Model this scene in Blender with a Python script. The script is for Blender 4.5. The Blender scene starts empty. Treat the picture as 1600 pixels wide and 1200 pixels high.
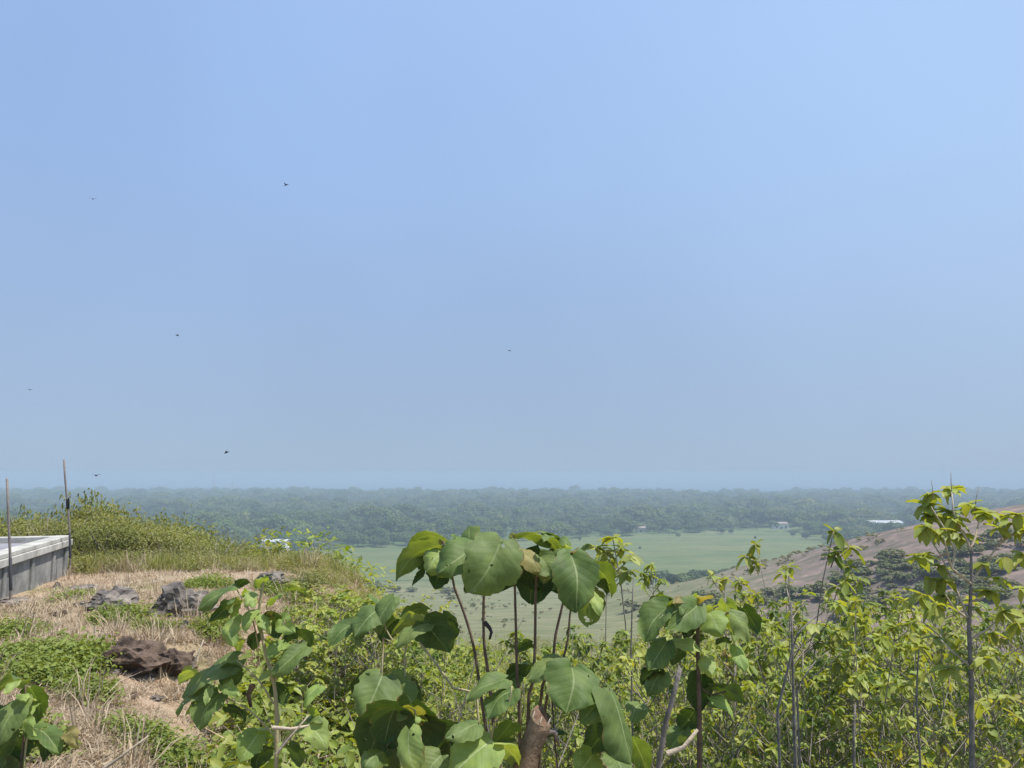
import bpy, bmesh, math, random
import numpy as np
from mathutils import Vector, Matrix, noise as mnoise

# ------------------------------------------------------------------ camera, sky, sun, exposure
scene = bpy.context.scene
col = scene.collection
R = math.radians
EYE = 62.0                       # eye height above the sea, metres
F = 1209.0                       # focal length in pixels of the 1600 px wide photograph
PITCH = math.atan(142.0 / F)     # horizon sits 142 px under the picture's middle

cam_data = bpy.data.cameras.new("camera")
cam_data.sensor_width = 36.0
cam_data.lens = 36.0 * F / 1600.0
cam_data.clip_start = 0.05
cam_data.clip_end = 120000.0
cam = bpy.data.objects.new("camera", cam_data)
cam.location = (0, 0, EYE)
cam.rotation_euler = (R(90) + PITCH, 0, 0)
col.objects.link(cam)
scene.camera = cam

SUN_EL, SUN_AZ = R(66), R(98)   # azimuth from +Y (view direction), positive to the right
world = bpy.data.worlds.new("World")
scene.world = world
world.use_nodes = True
wn, wl = world.node_tree.nodes, world.node_tree.links
wn.clear()
w_out = wn.new("ShaderNodeOutputWorld")
w_bg = wn.new("ShaderNodeBackground")
w_sky = wn.new("ShaderNodeTexSky")
w_sky.sky_type = 'NISHITA'
w_sky.sun_disc = False
w_sky.sun_elevation = SUN_EL
w_sky.sun_rotation = SUN_AZ
w_sky.altitude = 60
w_sky.air_density = 1.0
w_sky.dust_density = 0.6
w_sky.ozone_density = 2.0
w_bg.inputs["Strength"].default_value = 0.0785
# smoky dry-season air: the clear sky is veiled by an almost even pale blue, greyer towards the horizon
w_tc = wn.new("ShaderNodeTexCoord")
w_sep = wn.new("ShaderNodeSeparateXYZ")
wl.new(w_tc.outputs["Generated"], w_sep.inputs[0])
w_ramp = wn.new("ShaderNodeValToRGB")
def lin(r, g, b, k=1.0):
    return tuple(k * ((c / 255 + .055) / 1.055) ** 2.4 for c in (r, g, b)) + (1,)
for i, (p, c) in enumerate([(0.0, (159, 184, 216)), (.10, (163, 187, 221)), (.22, (163, 190, 230)), (.36, (160, 192, 239)), (.52, (153, 186, 239)), (1.0, (140, 174, 232))]):
    e = w_ramp.color_ramp.elements[i] if i < 2 else w_ramp.color_ramp.elements.new(p)
    e.position = p; e.color = lin(*c)
wl.new(w_sep.outputs["Z"], w_ramp.inputs[0])
w_scale = wn.new("ShaderNodeMix"); w_scale.data_type = 'RGBA'; w_scale.blend_type = 'MULTIPLY'
w_scale.inputs[0].default_value = 1.0; w_scale.inputs[7].default_value = (10, 10, 10, 1)
wl.new(w_ramp.outputs[0], w_scale.inputs[6])
w_mix = wn.new("ShaderNodeMix"); w_mix.data_type = 'RGBA'; w_mix.inputs[0].default_value = .85
wl.new(w_sky.outputs[0], w_mix.inputs[6]); wl.new(w_scale.outputs[2], w_mix.inputs[7])
# forward scattering: the smoky air pales towards the sun
w_dot = wn.new("ShaderNodeVectorMath"); w_dot.operation = 'DOT_PRODUCT'
wl.new(w_tc.outputs["Generated"], w_dot.inputs[0])
w_dot.inputs[1].default_value = (math.sin(SUN_AZ) * math.cos(SUN_EL), math.cos(SUN_AZ) * math.cos(SUN_EL), math.sin(SUN_EL))
w_mr = wn.new("ShaderNodeMapRange"); w_mr.interpolation_type = 'SMOOTHSTEP'
for i, v in enumerate((0.0, 1.0, 0.0, 1.0)): w_mr.inputs[i + 1].default_value = v
wl.new(w_dot.outputs["Value"], w_mr.inputs[0])
w_glow = wn.new("ShaderNodeMix"); w_glow.data_type = 'RGBA'; w_glow.blend_type = 'ADD'
w_glow.inputs[7].default_value = (2.1, 2.5, 2.3, 1)
wl.new(w_mr.outputs[0], w_glow.inputs[0]); wl.new(w_mix.outputs[2], w_glow.inputs[6])
w_noise = wn.new("ShaderNodeTexNoise"); w_noise.inputs["Scale"].default_value = 2.2; w_noise.inputs["Detail"].default_value = 3
wl.new(w_tc.outputs["Generated"], w_noise.inputs["Vector"])
w_nr = wn.new("ShaderNodeMapRange"); w_nr.inputs[1].default_value = .3; w_nr.inputs[2].default_value = .7; w_nr.inputs[3].default_value = .965; w_nr.inputs[4].default_value = 1.035
wl.new(w_noise.outputs[0], w_nr.inputs[0])
w_un = wn.new("ShaderNodeVectorMath"); w_un.operation = 'SCALE'
wl.new(w_glow.outputs[2], w_un.inputs[0]); wl.new(w_nr.outputs[0], w_un.inputs["Scale"])
wl.new(w_un.outputs[0], w_bg.inputs[0])
wl.new(w_bg.outputs[0], w_out.inputs[0])

sun_data = bpy.data.lights.new("sun", 'SUN')
sun_data.energy = 5.0
sun_data.angle = R(0.6)
sun_data.color = (1.0, 0.95, 0.86)
sun = bpy.data.objects.new("sun", sun_data)
sd = Vector((math.sin(SUN_AZ) * math.cos(SUN_EL), math.cos(SUN_AZ) * math.cos(SUN_EL), math.sin(SUN_EL)))
sun.rotation_euler = sd.to_track_quat('Z', 'Y').to_euler()
sun.location = (0, 0, 120)
col.objects.link(sun)

scene.view_settings.view_transform = 'Standard'
scene.view_settings.look = 'None'
scene.view_settings.exposure = 0.35
scene.view_settings.gamma = 1.0
scene.view_settings.use_curve_mapping = False
scene.cycles.max_bounces = 8
scene.cycles.transparent_max_bounces = 8
scene.cycles.volume_bounces = 1
scene.cycles.use_denoising = True

rng = np.random.default_rng(7)
random.seed(7)

# ------------------------------------------------------------------ helpers
def uv(px, py):
    xc, yc = (px - 800) / F, (600 - py) / F
    den = math.cos(PITCH) - yc * math.sin(PITCH)
    return xc / den, (math.sin(PITCH) + yc * math.cos(PITCH)) / den

def at(px, py, Y):
    """point at depth Y (metres ahead of the camera) on the ray through a photo pixel"""
    u, v = uv(px, py)
    return Vector((u * Y, Y, EYE + v * Y))

def tag(o, label=None, cat=None, group=None, kind=None):
    if label: o["label"] = label
    if cat: o["category"] = cat
    if group: o["group"] = group
    if kind: o["kind"] = kind
    return o

def mesh_obj(name, verts, faces, mat=None, parent=None, smooth=False, uvs=None, link=True):
    me = bpy.data.meshes.new(name)
    if isinstance(verts, np.ndarray) and isinstance(faces, np.ndarray):
        fill_mesh(me, verts, faces)
    else:
        me.from_pydata([tuple(v) for v in verts], [], [tuple(f) for f in faces])
    if mat: me.materials.append(mat)
    if smooth: me.polygons.foreach_set("use_smooth", np.ones(len(me.polygons), bool))
    if uvs is not None:
        lay = me.uv_layers.new(name="UVMap")
        li = np.zeros(len(me.loops), np.int32)
        me.loops.foreach_get("vertex_index", li)
        lay.data.foreach_set("uv", np.asarray(uvs, np.float32)[li].ravel())
    me.update()
    o = bpy.data.objects.new(name, me)
    if link: col.objects.link(o)
    if parent: o.parent = parent
    return o

def fill_mesh(me, verts, faces):
    nv, nf, k = len(verts), len(faces), faces.shape[1]
    me.vertices.add(nv)
    me.vertices.foreach_set("co", np.ascontiguousarray(verts, np.float32).ravel())
    me.loops.add(nf * k)
    me.loops.foreach_set("vertex_index", np.ascontiguousarray(faces, np.int32).ravel())
    me.polygons.add(nf)
    me.polygons.foreach_set("loop_start", np.arange(0, nf * k, k, dtype=np.int32))
    me.polygons.foreach_set("loop_total", np.full(nf, k, np.int32))
    me.update(calc_edges=True)

def empty(name, loc=(0, 0, 0)):
    o = bpy.data.objects.new(name, None)
    o.location = loc
    o.empty_display_size = 0.2
    col.objects.link(o)
    return o

def tube(pts, radii, sides=6):
    """tapered tube through points -> verts, faces (quads)"""
    pts = [Vector(p) for p in pts]
    V, Fc = [], []
    for i, p in enumerate(pts):
        a = pts[max(i - 1, 0)]; b = pts[min(i + 1, len(pts) - 1)]
        d = (b - a).normalized()
        x = d.cross(Vector((0.31, 0.17, 0.93)) if abs(d.z) < .9 else Vector((1, 0.2, 0))).normalized()
        y = d.cross(x)
        for k in range(sides):
            th = 2 * math.pi * k / sides
            V.append(p + (x * math.cos(th) + y * math.sin(th)) * radii[i])
    for i in range(len(pts) - 1):
        for k in range(sides):
            a = i * sides + k; b = i * sides + (k + 1) % sides
            Fc.append((a, b, b + sides, a + sides))
    V.append(pts[-1]); t = len(V) - 1
    for k in range(sides):
        a = (len(pts) - 1) * sides + k; b = (len(pts) - 1) * sides + (k + 1) % sides
        Fc.append((a, b, t, t))
    return V, [f if f[2] != f[3] else f[:3] for f in Fc]

class MB:
    def __init__(s): s.v, s.f = [], []
    def add(s, vf):
        o = len(s.v); s.v += list(vf[0]); s.f += [tuple(i + o for i in f) for f in vf[1]]
        return s
    def build(s, name, mat, parent=None, smooth=True):
        return mesh_obj(name, s.v, s.f, mat, parent, smooth)

def smooth(a, b, x):
    t = np.clip((x - a) / (b - a), 0, 1)
    return t * t * (3 - 2 * t)

# ------------------------------------------------------------------ materials
def mat_new(name):
    m = bpy.data.materials.new(name); m.use_nodes = True
    nt = m.node_tree; nt.nodes.clear()
    out = nt.nodes.new("ShaderNodeOutputMaterial")
    return m, nt, out

def N(nt, typ, **kw):
    n = nt.nodes.new(typ)
    for k, v in kw.items():
        if k in n.inputs.keys(): n.inputs[k].default_value = v
        else: setattr(n, k, v)
    return n

def ramp(nt, fac, stops, interp='LINEAR'):
    r = nt.nodes.new("ShaderNodeValToRGB")
    r.color_ramp.interpolation = interp
    el = r.color_ramp.elements
    while len(el) > 1: el.remove(el[-1])
    for i, (p, c) in enumerate(stops):
        e = el[0] if i == 0 else el.new(p)
        e.position = p; e.color = (*c, 1)
    if fac is not None: nt.links.new(fac, r.inputs[0])
    return r

def mixc(nt, fac, a, b, mode='MIX'):
    m = nt.nodes.new("ShaderNodeMix"); m.data_type = 'RGBA'; m.blend_type = mode
    for sock, val in ((m.inputs[0], fac), (m.inputs[6], a), (m.inputs[7], b)):
        if hasattr(val, "is_output"): nt.links.new(val, sock)
        elif isinstance(val, (int, float)): sock.default_value = val
        else: sock.default_value = (*val, 1)
    return m.outputs[2]

def noise_tex(nt, scale, detail=4, rough=.55, vec=None, dist=0):
    n = N(nt, "ShaderNodeTexNoise", Scale=scale, Detail=detail, Roughness=rough, Distortion=dist)
    if vec is not None: nt.links.new(vec, n.inputs["Vector"])
    return n.outputs[0]

def foliage_mat(name, cols, transl=.35, rough=.55, spec=.25, tcol=None, hue=.45, stands=0):
    """thin leaves: diffuse + translucent + a little gloss; colour varies leaf by leaf and plant by plant"""
    m, nt, out = mat_new(name)
    geo = N(nt, "ShaderNodeNewGeometry")
    oi = N(nt, "ShaderNodeObjectInfo")
    k = len(cols)
    r1 = ramp(nt, geo.outputs["Random Per Island"], [((i + .0) / max(k - 1, 1), c) for i, c in enumerate(cols)])
    r2 = ramp(nt, oi.outputs["Random"], [((i + .0) / max(k - 1, 1), c) for i, c in enumerate(cols)])
    c = mixc(nt, hue, r1.outputs[0], r2.outputs[0])
    if stands:   # groups of one kind share a tone
        sn = noise_tex(nt, stands, 4, .6, oi.outputs['Location'])
        c = mixc(nt, 1., c, ramp(nt, sn, [(.32, (.5, .58, .62)), (.5, (1, 1, 1)), (.68, (1.45, 1.4, 1.15))]).outputs[0], 'MULTIPLY')
    pb = N(nt, "ShaderNodeBsdfPrincipled", Roughness=rough)
    pb.inputs["Specular IOR Level"].default_value = spec
    nt.links.new(c, pb.inputs["Base Color"])
    tr = N(nt, "ShaderNodeBsdfTranslucent")
    tc = mixc(nt, 1.0, c, tcol or (1.35, 1.25, .45), 'MULTIPLY')
    nt.links.new(tc, tr.inputs["Color"])
    mx = N(nt, "ShaderNodeMixShader"); mx.inputs[0].default_value = transl
    nt.links.new(pb.outputs[0], mx.inputs[1]); nt.links.new(tr.outputs[0], mx.inputs[2])
    nt.links.new(mx.outputs[0], out.inputs[0])
    return m

def plain_mat(name, c1, c2, scale=8, rough=.85, bump=.0, spec=.2, coord="Object", detail=5):
    m, nt, out = mat_new(name)
    tc = N(nt, "ShaderNodeTexCoord")
    f = noise_tex(nt, scale, detail, .6, tc.outputs[coord])
    r = ramp(nt, f, [(.3, c1), (.7, c2)])
    pb = N(nt, "ShaderNodeBsdfPrincipled", Roughness=rough)
    pb.inputs["Specular IOR Level"].default_value = spec
    nt.links.new(r.outputs[0], pb.inputs["Base Color"])
    if bump:
        b = N(nt, "ShaderNodeBump", Strength=bump, Distance=.02)
        f2 = noise_tex(nt, scale * 4, 6, .65, tc.outputs[coord])
        nt.links.new(f2, b.inputs["Height"]); nt.links.new(b.outputs[0], pb.inputs["Normal"])
    nt.links.new(pb.outputs[0], out.inputs[0])
    return m

# ------------------------------------------------------------------ terrain
PROF_Y = np.array([-60, -8, 0, 2, 5, 10, 20, 50, 100, 200, 300, 400, 470, 520, 4000.])
PROF_Z = np.array([-1.0, -1.4, -1.7, -2.1, -3.0, -4.3, -6.9, -12.8, -22.5, -38.5, -49.5, -56.5, -59.6, -60.0, -60.0])
CREST = np.array([(330, 20, 3.), (235, 90, 1.), (175, 150, -2.), (134, 200, -7.0), (126, 240, -18.5), (123, 270, -25.5),
                  (116, 310, -38), (105, 350, -50.5), (92, 400, -62)])

def hnoise(x, y, s, seed=0):
    """cheap smooth value noise with numpy"""
    x = np.asarray(x, float) / s + seed * 17.31; y = np.asarray(y, float) / s + seed * 9.17
    xi, yi = np.floor(x), np.floor(y); fx, fy = x - xi, y - yi
    fx = fx * fx * (3 - 2 * fx); fy = fy * fy * (3 - 2 * fy)
    def h(a, b):
        v = np.sin(a * 127.1 + b * 311.7 + seed * 74.7) * 43758.5453
        return v - np.floor(v)
    return (h(xi, yi) * (1 - fx) + h(xi + 1, yi) * fx) * (1 - fy) + (h(xi, yi + 1) * (1 - fx) + h(xi + 1, yi + 1) * fx) * fy - .5

def terrain(X, Y):
    X = np.asarray(X, float); Y = np.asarray(Y, float)
    z = np.interp(Y, PROF_Y, PROF_Z)
    # spur on the right
    best = np.full(X.shape, -200.)
    for (ax, ay, az), (bx, by, bz) in zip(CREST[:-1], CREST[1:]):
        dx, dy = bx - ax, by - ay
        t = np.clip(((X - ax) * dx + (Y - ay) * dy) / (dx * dx + dy * dy), 0, 1)
        d = np.hypot(X - ax - t * dx, Y - ay - t * dy)
        h = az + t * (bz - az)
        best = np.maximum(best, h - np.sqrt(d * d + 36) * .30 + 1.8)
    k = 3.0
    m = np.maximum(z, best)
    sp = m + k * np.log(np.exp((z - m) / k) + np.exp((best - m) / k)) - k * .2 * np.exp(-np.abs(z - best) / k)
    z = np.where(Y > 40, sp, z)
    # plain stays flat
    z = np.maximum(z, -60)
    # plateau on the left
    w = smooth(.9, -3.6, X + .35 * hnoise(X, Y, 1.7, 3)) * smooth(20, 12.5, Y + hnoise(X, Y, 3, 4))
    pz = -1.42 + .05 * (Y < 1) - .012 * np.clip(-X - 4, 0, 8)
    z = z * (1 - w) + pz * w
    near = smooth(120, 20, Y)
    z = z + near * (.16 * hnoise(X, Y, 1.3, 1) + .07 * hnoise(X, Y, .45, 2)) * (1 - .35 * w)
    z = z + smooth(20, 80, Y) * smooth(520, 380, Y) * (2.4 * hnoise(X, Y, 28, 5) + 1.0 * hnoise(X, Y, 9, 6))
    return z + EYE

def gz(x, y): return float(terrain(np.array([x]), np.array([y]))[0])

# ------------------------------------------------------------------ ground, field, sea
def ground_material():
    m, nt, out = mat_new("hillside_soil")
    geo = N(nt, "ShaderNodeNewGeometry")
    P = geo.outputs["Position"]
    big = noise_tex(nt, .035, 5, .6, P)
    mid = noise_tex(nt, .35, 6, .65, P)
    fin = noise_tex(nt, 5.0, 6, .7, P)
    soil = ramp(nt, fin, [(.28, (.16, .105, .075)), (.5, (.36, .26, .185)), (.72, (.42, .325, .24))])
    straw = ramp(nt, fin, [(.3, (.22, .16, .09)), (.7, (.50, .40, .24))])
    green = ramp(nt, fin, [(.3, (.055, .075, .02)), (.7, (.16, .19, .06))])
    c = mixc(nt, ramp(nt, mid, [(.42, (0, 0, 0)), (.58, (1, 1, 1))]).outputs[0], soil.outputs[0], straw.outputs[0])
    mk = N(nt, "ShaderNodeMath", operation='MULTIPLY_ADD'); nt.links.new(big, mk.inputs[0]); mk.inputs[1].default_value = .55
    nt.links.new(mid, mk.inputs[2])
    c = mixc(nt, ramp(nt, mk.outputs[0], [(.74, (0, 0, 0)), (.88, (.75, .75, .75))]).outputs[0], c, green.outputs[0])
    hl = N(nt, "ShaderNodeSeparateXYZ"); nt.links.new(P, hl.inputs[0])
    hm = N(nt, "ShaderNodeMapRange"); hm.inputs[1].default_value = 16; hm.inputs[2].default_value = 60
    nt.links.new(hl.outputs["Y"], hm.inputs[0])
    hq = N(nt, "ShaderNodeMapping"); hq.inputs["Scale"].default_value = (.45, 1.6, 2.5); nt.links.new(P, hq.inputs[0])
    hs = noise_tex(nt, .14, 9, .72, hq.outputs[0])
    hill = ramp(nt, hs, [(.32, (.07, .072, .045)), (.42, (.115, .10, .075)), (.52, (.17, .13, .11)), (.62, (.25, .185, .15)), (.75, (.36, .26, .20))])
    olive = ramp(nt, hs, [(.30, (.085, .095, .045)), (.48, (.145, .15, .075)), (.62, (.20, .19, .105)), (.76, (.28, .235, .155))])
    rt = N(nt, "ShaderNodeMath", operation='DIVIDE'); nt.links.new(hl.outputs["X"], rt.inputs[0]); nt.links.new(hl.outputs["Y"], rt.inputs[1])
    ra = N(nt, "ShaderNodeMath", operation='MULTIPLY_ADD'); nt.links.new(hs, ra.inputs[0]); ra.inputs[1].default_value = .35; nt.links.new(rt.outputs[0], ra.inputs[2])
    rm = N(nt, "ShaderNodeMapRange"); rm.inputs[1].default_value = .36; rm.inputs[2].default_value = .56; nt.links.new(ra.outputs[0], rm.inputs[0])
    c = mixc(nt, hm.outputs[0], c, mixc(nt, rm.outputs[0], olive.outputs[0], hill.outputs[0]))
    # grass and litter under the trees of the plain
    sx = N(nt, "ShaderNodeSeparateXYZ"); nt.links.new(P, sx.inputs[0])
    mr = N(nt, "ShaderNodeMapRange"); mr.inputs[1].default_value = 400; mr.inputs[2].default_value = 470
    nt.links.new(sx.outputs["Y"], mr.inputs[0])
    c = mixc(nt, mr.outputs[0], c, mixc(nt, mid, (.05, .085, .03), (.10, .14, .05)))
    pb = N(nt, "ShaderNodeBsdfPrincipled", Roughness=.95); pb.inputs["Specular IOR Level"].default_value = .1
    nt.links.new(c, pb.inputs["Base Color"])
    b = N(nt, "ShaderNodeBump", Strength=.7, Distance=.06)
    nt.links.new(noise_tex(nt, 9, 8, .75, P), b.inputs["Height"]); nt.links.new(b.outputs[0], pb.inputs["Normal"])
    nt.links.new(pb.outputs[0], out.inputs[0])
    return m

M_ground = ground_material()
rows = np.concatenate([np.linspace(-30, -1, 12), np.geomspace(2, 32, 190)[0:] - 2.0, np.geomspace(32, 2700, 230)[1:] - 2.0])
us = np.linspace(-1.7, 1.7, 330)
YY, UU = np.meshgrid(rows, us, indexing='ij')
XX = UU * (np.maximum(YY, 0) + 5.5)
ZZ = terrain(XX, YY)
nr, nc = YY.shape
idx = np.arange(nr * nc).reshape(nr, nc)
gf = np.stack([idx[:-1, :-1], idx[:-1, 1:], idx[1:, 1:], idx[1:, :-1]], -1).reshape(-1, 4)
ground = mesh_obj("ground", np.stack([XX, YY, ZZ], -1).reshape(-1, 3), gf, M_ground, smooth=True)
tag(ground, "brown and green hillside falling away to the plain", "ground", kind="structure")

def field_far(X): return 606 + (X + 176) * .5575   # the wood begins along this line

def field_material():
    m, nt, out = mat_new("pasture")
    geo = N(nt, "ShaderNodeNewGeometry"); P = geo.outputs["Position"]
    mp = N(nt, "ShaderNodeMapping"); mp.inputs["Scale"].default_value = (.35, 1.5, 1); mp.inputs["Rotation"].default_value = (0, 0, .25)
    nt.links.new(P, mp.inputs[0])
    a = noise_tex(nt, .02, 6, .65, mp.outputs[0]); b = noise_tex(nt, .12, 6, .7, mp.outputs[0])
    ca = ramp(nt, a, [(.3, (.084, .116, .042)), (.5, (.112, .138, .056)), (.62, (.132, .147, .064)), (.78, (.175, .178, .088))])
    cb = ramp(nt, b, [(.3, (.55, .62, .55)), (.5, (1, 1, 1)), (.7, (1.3, 1.22, 1.15))])
    c = mixc(nt, 1., ca.outputs[0], cb.outputs[0], 'MULTIPLY')
    pb = N(nt, "ShaderNodeBsdfPrincipled", Roughness=.95); pb.inputs["Specular IOR Level"].default_value = .1
    nt.links.new(c, pb.inputs["Base Color"]); nt.links.new(pb.outputs[0], out.inputs[0])
    return m

fv, ff = [], []
gx = np.linspace(-700, 330, 60); gt = np.linspace(0, 1, 24)
for t in gt:
    for x in gx:
        y0 = 440 + 14 * float(hnoise(x, 0, 60, 8)); y1 = field_far(x) + 25
        y1 = max(y1, y0 + 5)
        y = y0 + (y1 - y0) * t
        fv.append((x, y, gz(x, y) + .12 + .25 * smooth(0, .08, t)))
n = len(gx)
for j in range(len(gt) - 1):
    for i in range(n - 1): ff.append((j * n + i, j * n + i + 1, (j + 1) * n + i + 1, (j + 1) * n + i))
field = mesh_obj("field", fv, ff, field_material(), smooth=True)
tag(field, "flat green pasture on the plain below the hill", "field", kind="structure")

def sea_material():
    m, nt, out = mat_new("sea_water")
    geo = N(nt, "ShaderNodeNewGeometry")
    pb = N(nt, "ShaderNodeBsdfPrincipled", Roughness=.25)
    pb.inputs["Base Color"].default_value = (.02, .07, .13, 1)
    b = N(nt, "ShaderNodeBump", Strength=.5, Distance=.5)
    nt.links.new(noise_tex(nt, .08, 5, .6, geo.outputs["Position"]), b.inputs["Height"])
    nt.links.new(b.outputs[0], pb.inputs["Normal"]); nt.links.new(pb.outputs[0], out.inputs[0])
    return m
SEA_Z = EYE - 61.0
sea = mesh_obj("sea", [(-40000, 2550, SEA_Z), (40000, 2550, SEA_Z), (40000, 45000, SEA_Z), (-40000, 45000, SEA_Z)], [(0, 1, 2, 3)], sea_material())
tag(sea, "hazy blue sea reaching to the horizon", "sea", kind="structure")

# ------------------------------------------------------------------ haze: one closed box of even pale air
hz = bpy.data.materials.new("haze_air"); hz.use_nodes = True
hz.node_tree.nodes.clear()
ho = hz.node_tree.nodes.new("ShaderNodeOutputMaterial")
pv = hz.node_tree.nodes.new("ShaderNodeVolumePrincipled")
pv.inputs["Color"].default_value = (.475, .585, .705, 1)
pv.inputs["Density"].default_value = 5.2e-4
pv.inputs["Anisotropy"].default_value = 0.0
hz.node_tree.links.new(pv.outputs[0], ho.inputs["Volume"])
bx0, bx1, by0, by1, bz0, bz1 = -42000, 42000, -300, 46000, SEA_Z - 1, EYE + 14
hv = [(x, y, z) for z in (bz0, bz1) for y in (by0, by1) for x in (bx0, bx1)]
hf = [(0, 2, 3, 1), (4, 5, 7, 6), (0, 1, 5, 4), (2, 6, 7, 3), (0, 4, 6, 2), (1, 3, 7, 5)]
haze = mesh_obj("haze", hv, hf, hz)
tag(haze, "pale blue haze over the plain and the sea", "haze", kind="stuff")

# ------------------------------------------------------------------ foliage building blocks
def quads_at(C, Nn, size, aspect=1.6, seed=0, bend=.25):
    """leaf-clump faces: two triangles folded along their length, as quads; C centres, Nn normals, size per face"""
    r = np.random.default_rng(seed)
    n = len(C)
    a = r.normal(size=(n, 3)); a -= (a * Nn).sum(1, keepdims=True) * Nn
    a /= np.linalg.norm(a, axis=1, keepdims=True) + 1e-9
    b = np.cross(Nn, a)
    s = size[:, None]
    p0 = C - a * s * aspect / 2
    p2 = C + a * s * aspect / 2 - Nn * s * bend
    p1 = C + b * s / 2 + Nn * s * bend * .5
    p3 = C - b * s / 2 + Nn * s * bend * .5
    V = np.stack([p0, p1, p2, p3], 1).reshape(-1, 3)
    Fq = np.arange(4 * n).reshape(n, 4)
    return V, Fq

def crown_cloud(seed, lumps, n, leaf, squash=.8, jitter=.35, up=.5, rough=.55):
    """foliage through several overlapping lumps: (cx,cy,cz,r) each; faces near the lump surface"""
    r = np.random.default_rng(seed)
    L = np.array(lumps, float)
    w = L[:, 3] ** 2; w /= w.sum()
    k = r.choice(len(L), n, p=w)
    d = r.normal(size=(n, 3)); d /= np.linalg.norm(d, axis=1, keepdims=True)
    d[:, 2] = np.where(d[:, 2] < -.35, -d[:, 2], d[:, 2])
    rad = L[k, 3] * (1 - np.abs(r.normal(size=n)) * jitter).clip(.15, 1.12)
    C = L[k, :3] + d * rad[:, None] * np.array([1, 1, squash])
    Nn = d + r.normal(size=(n, 3)) * rough + np.array([0, 0, up]); Nn /= np.linalg.norm(Nn, axis=1, keepdims=True)
    s = leaf * r.uniform(.6, 1.35, n)
    return quads_at(C, Nn, s, seed=seed + 1)

M_bark = plain_mat("grey_bark", (.10, .085, .07), (.24, .20, .17), 12, .9, .5)
M_forest = foliage_mat("forest_leaves", [(.042, .080, .022), (.072, .118, .036), (.11, .155, .050), (.064, .106, .042), (.14, .158, .068), (.038, .068, .026)], .28, .6, .2, None, .75, .018)
M_hillbush = foliage_mat("hillside_bush_leaves", [(.085, .115, .045), (.13, .16, .065), (.18, .19, .09), (.23, .20, .12)], .3, .6, .2)
M_scrub = foliage_mat("dry_scrub_leaves", [(.21, .21, .11), (.28, .26, .15), (.24, .235, .12), (.33, .28, .19), (.19, .21, .09)], .35, .7, .15)

def forest_proto(seed, h, w, n=620, leaf=1.5):
    r = np.random.default_rng(seed)
    lumps = []
    for i in range(r.integers(6, 10)):
        a = r.uniform(0, 6.28); q = r.uniform(.12, .36) * w
        lumps.append((math.cos(a) * q, math.sin(a) * q, h * r.uniform(.42, .80), w * r.uniform(.13, .24)))
    lumps.append((0, 0, h * .74, w * .25))
    V, Fq = crown_cloud(seed, lumps, n, leaf, rough=.3, jitter=.2)
    mb = MB()
    mb.add(tube([(0, 0, -1.0), (0, 0, h * .3), (r.uniform(-.5, .5), r.uniform(-.5, .5), h * .62)], [.38, .28, .12], 6))
    for i in range(4):
        a = i * 1.57 + r.uniform(-.4, .4)
        mb.add(tube([(0, 0, h * .28), (math.cos(a) * w * .14, math.sin(a) * w * .14, h * .45), (math.cos(a) * w * .26, math.sin(a) * w * .26, h * .6)], [.2, .13, .05], 5))
    return V, Fq, mb

tree_protos = []
for i, (h, w) in enumerate([(13, 22), (15, 26), (11, 20), (16, 21), (12, 28), (17, 30), (9, 13)]):
    V, Fq, mb = forest_proto(100 + i, h, w)
    cme = mesh_obj("crown", V, Fq, M_forest, link=False).data
    tme = mesh_obj("trunk", mb.v, mb.f, M_bark, smooth=True, link=False).data
    tree_protos.append((cme, tme, h, w))

def place_tree(x, y, s, rz, k, label, group, name="broadleaf_tree", z=None):
    cme, tme, h, w = tree_protos[k]
    e = empty(name, (x, y, gz(x, y) if z is None else z)); e.rotation_euler.z = rz; e.scale = (s, s, s)
    for nm, me in (("crown", cme), ("trunk", tme)):
        o = bpy.data.objects.new(nm, me); col.objects.link(o); o.parent = e
    tag(e, label, "tree", group)
    return e

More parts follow.
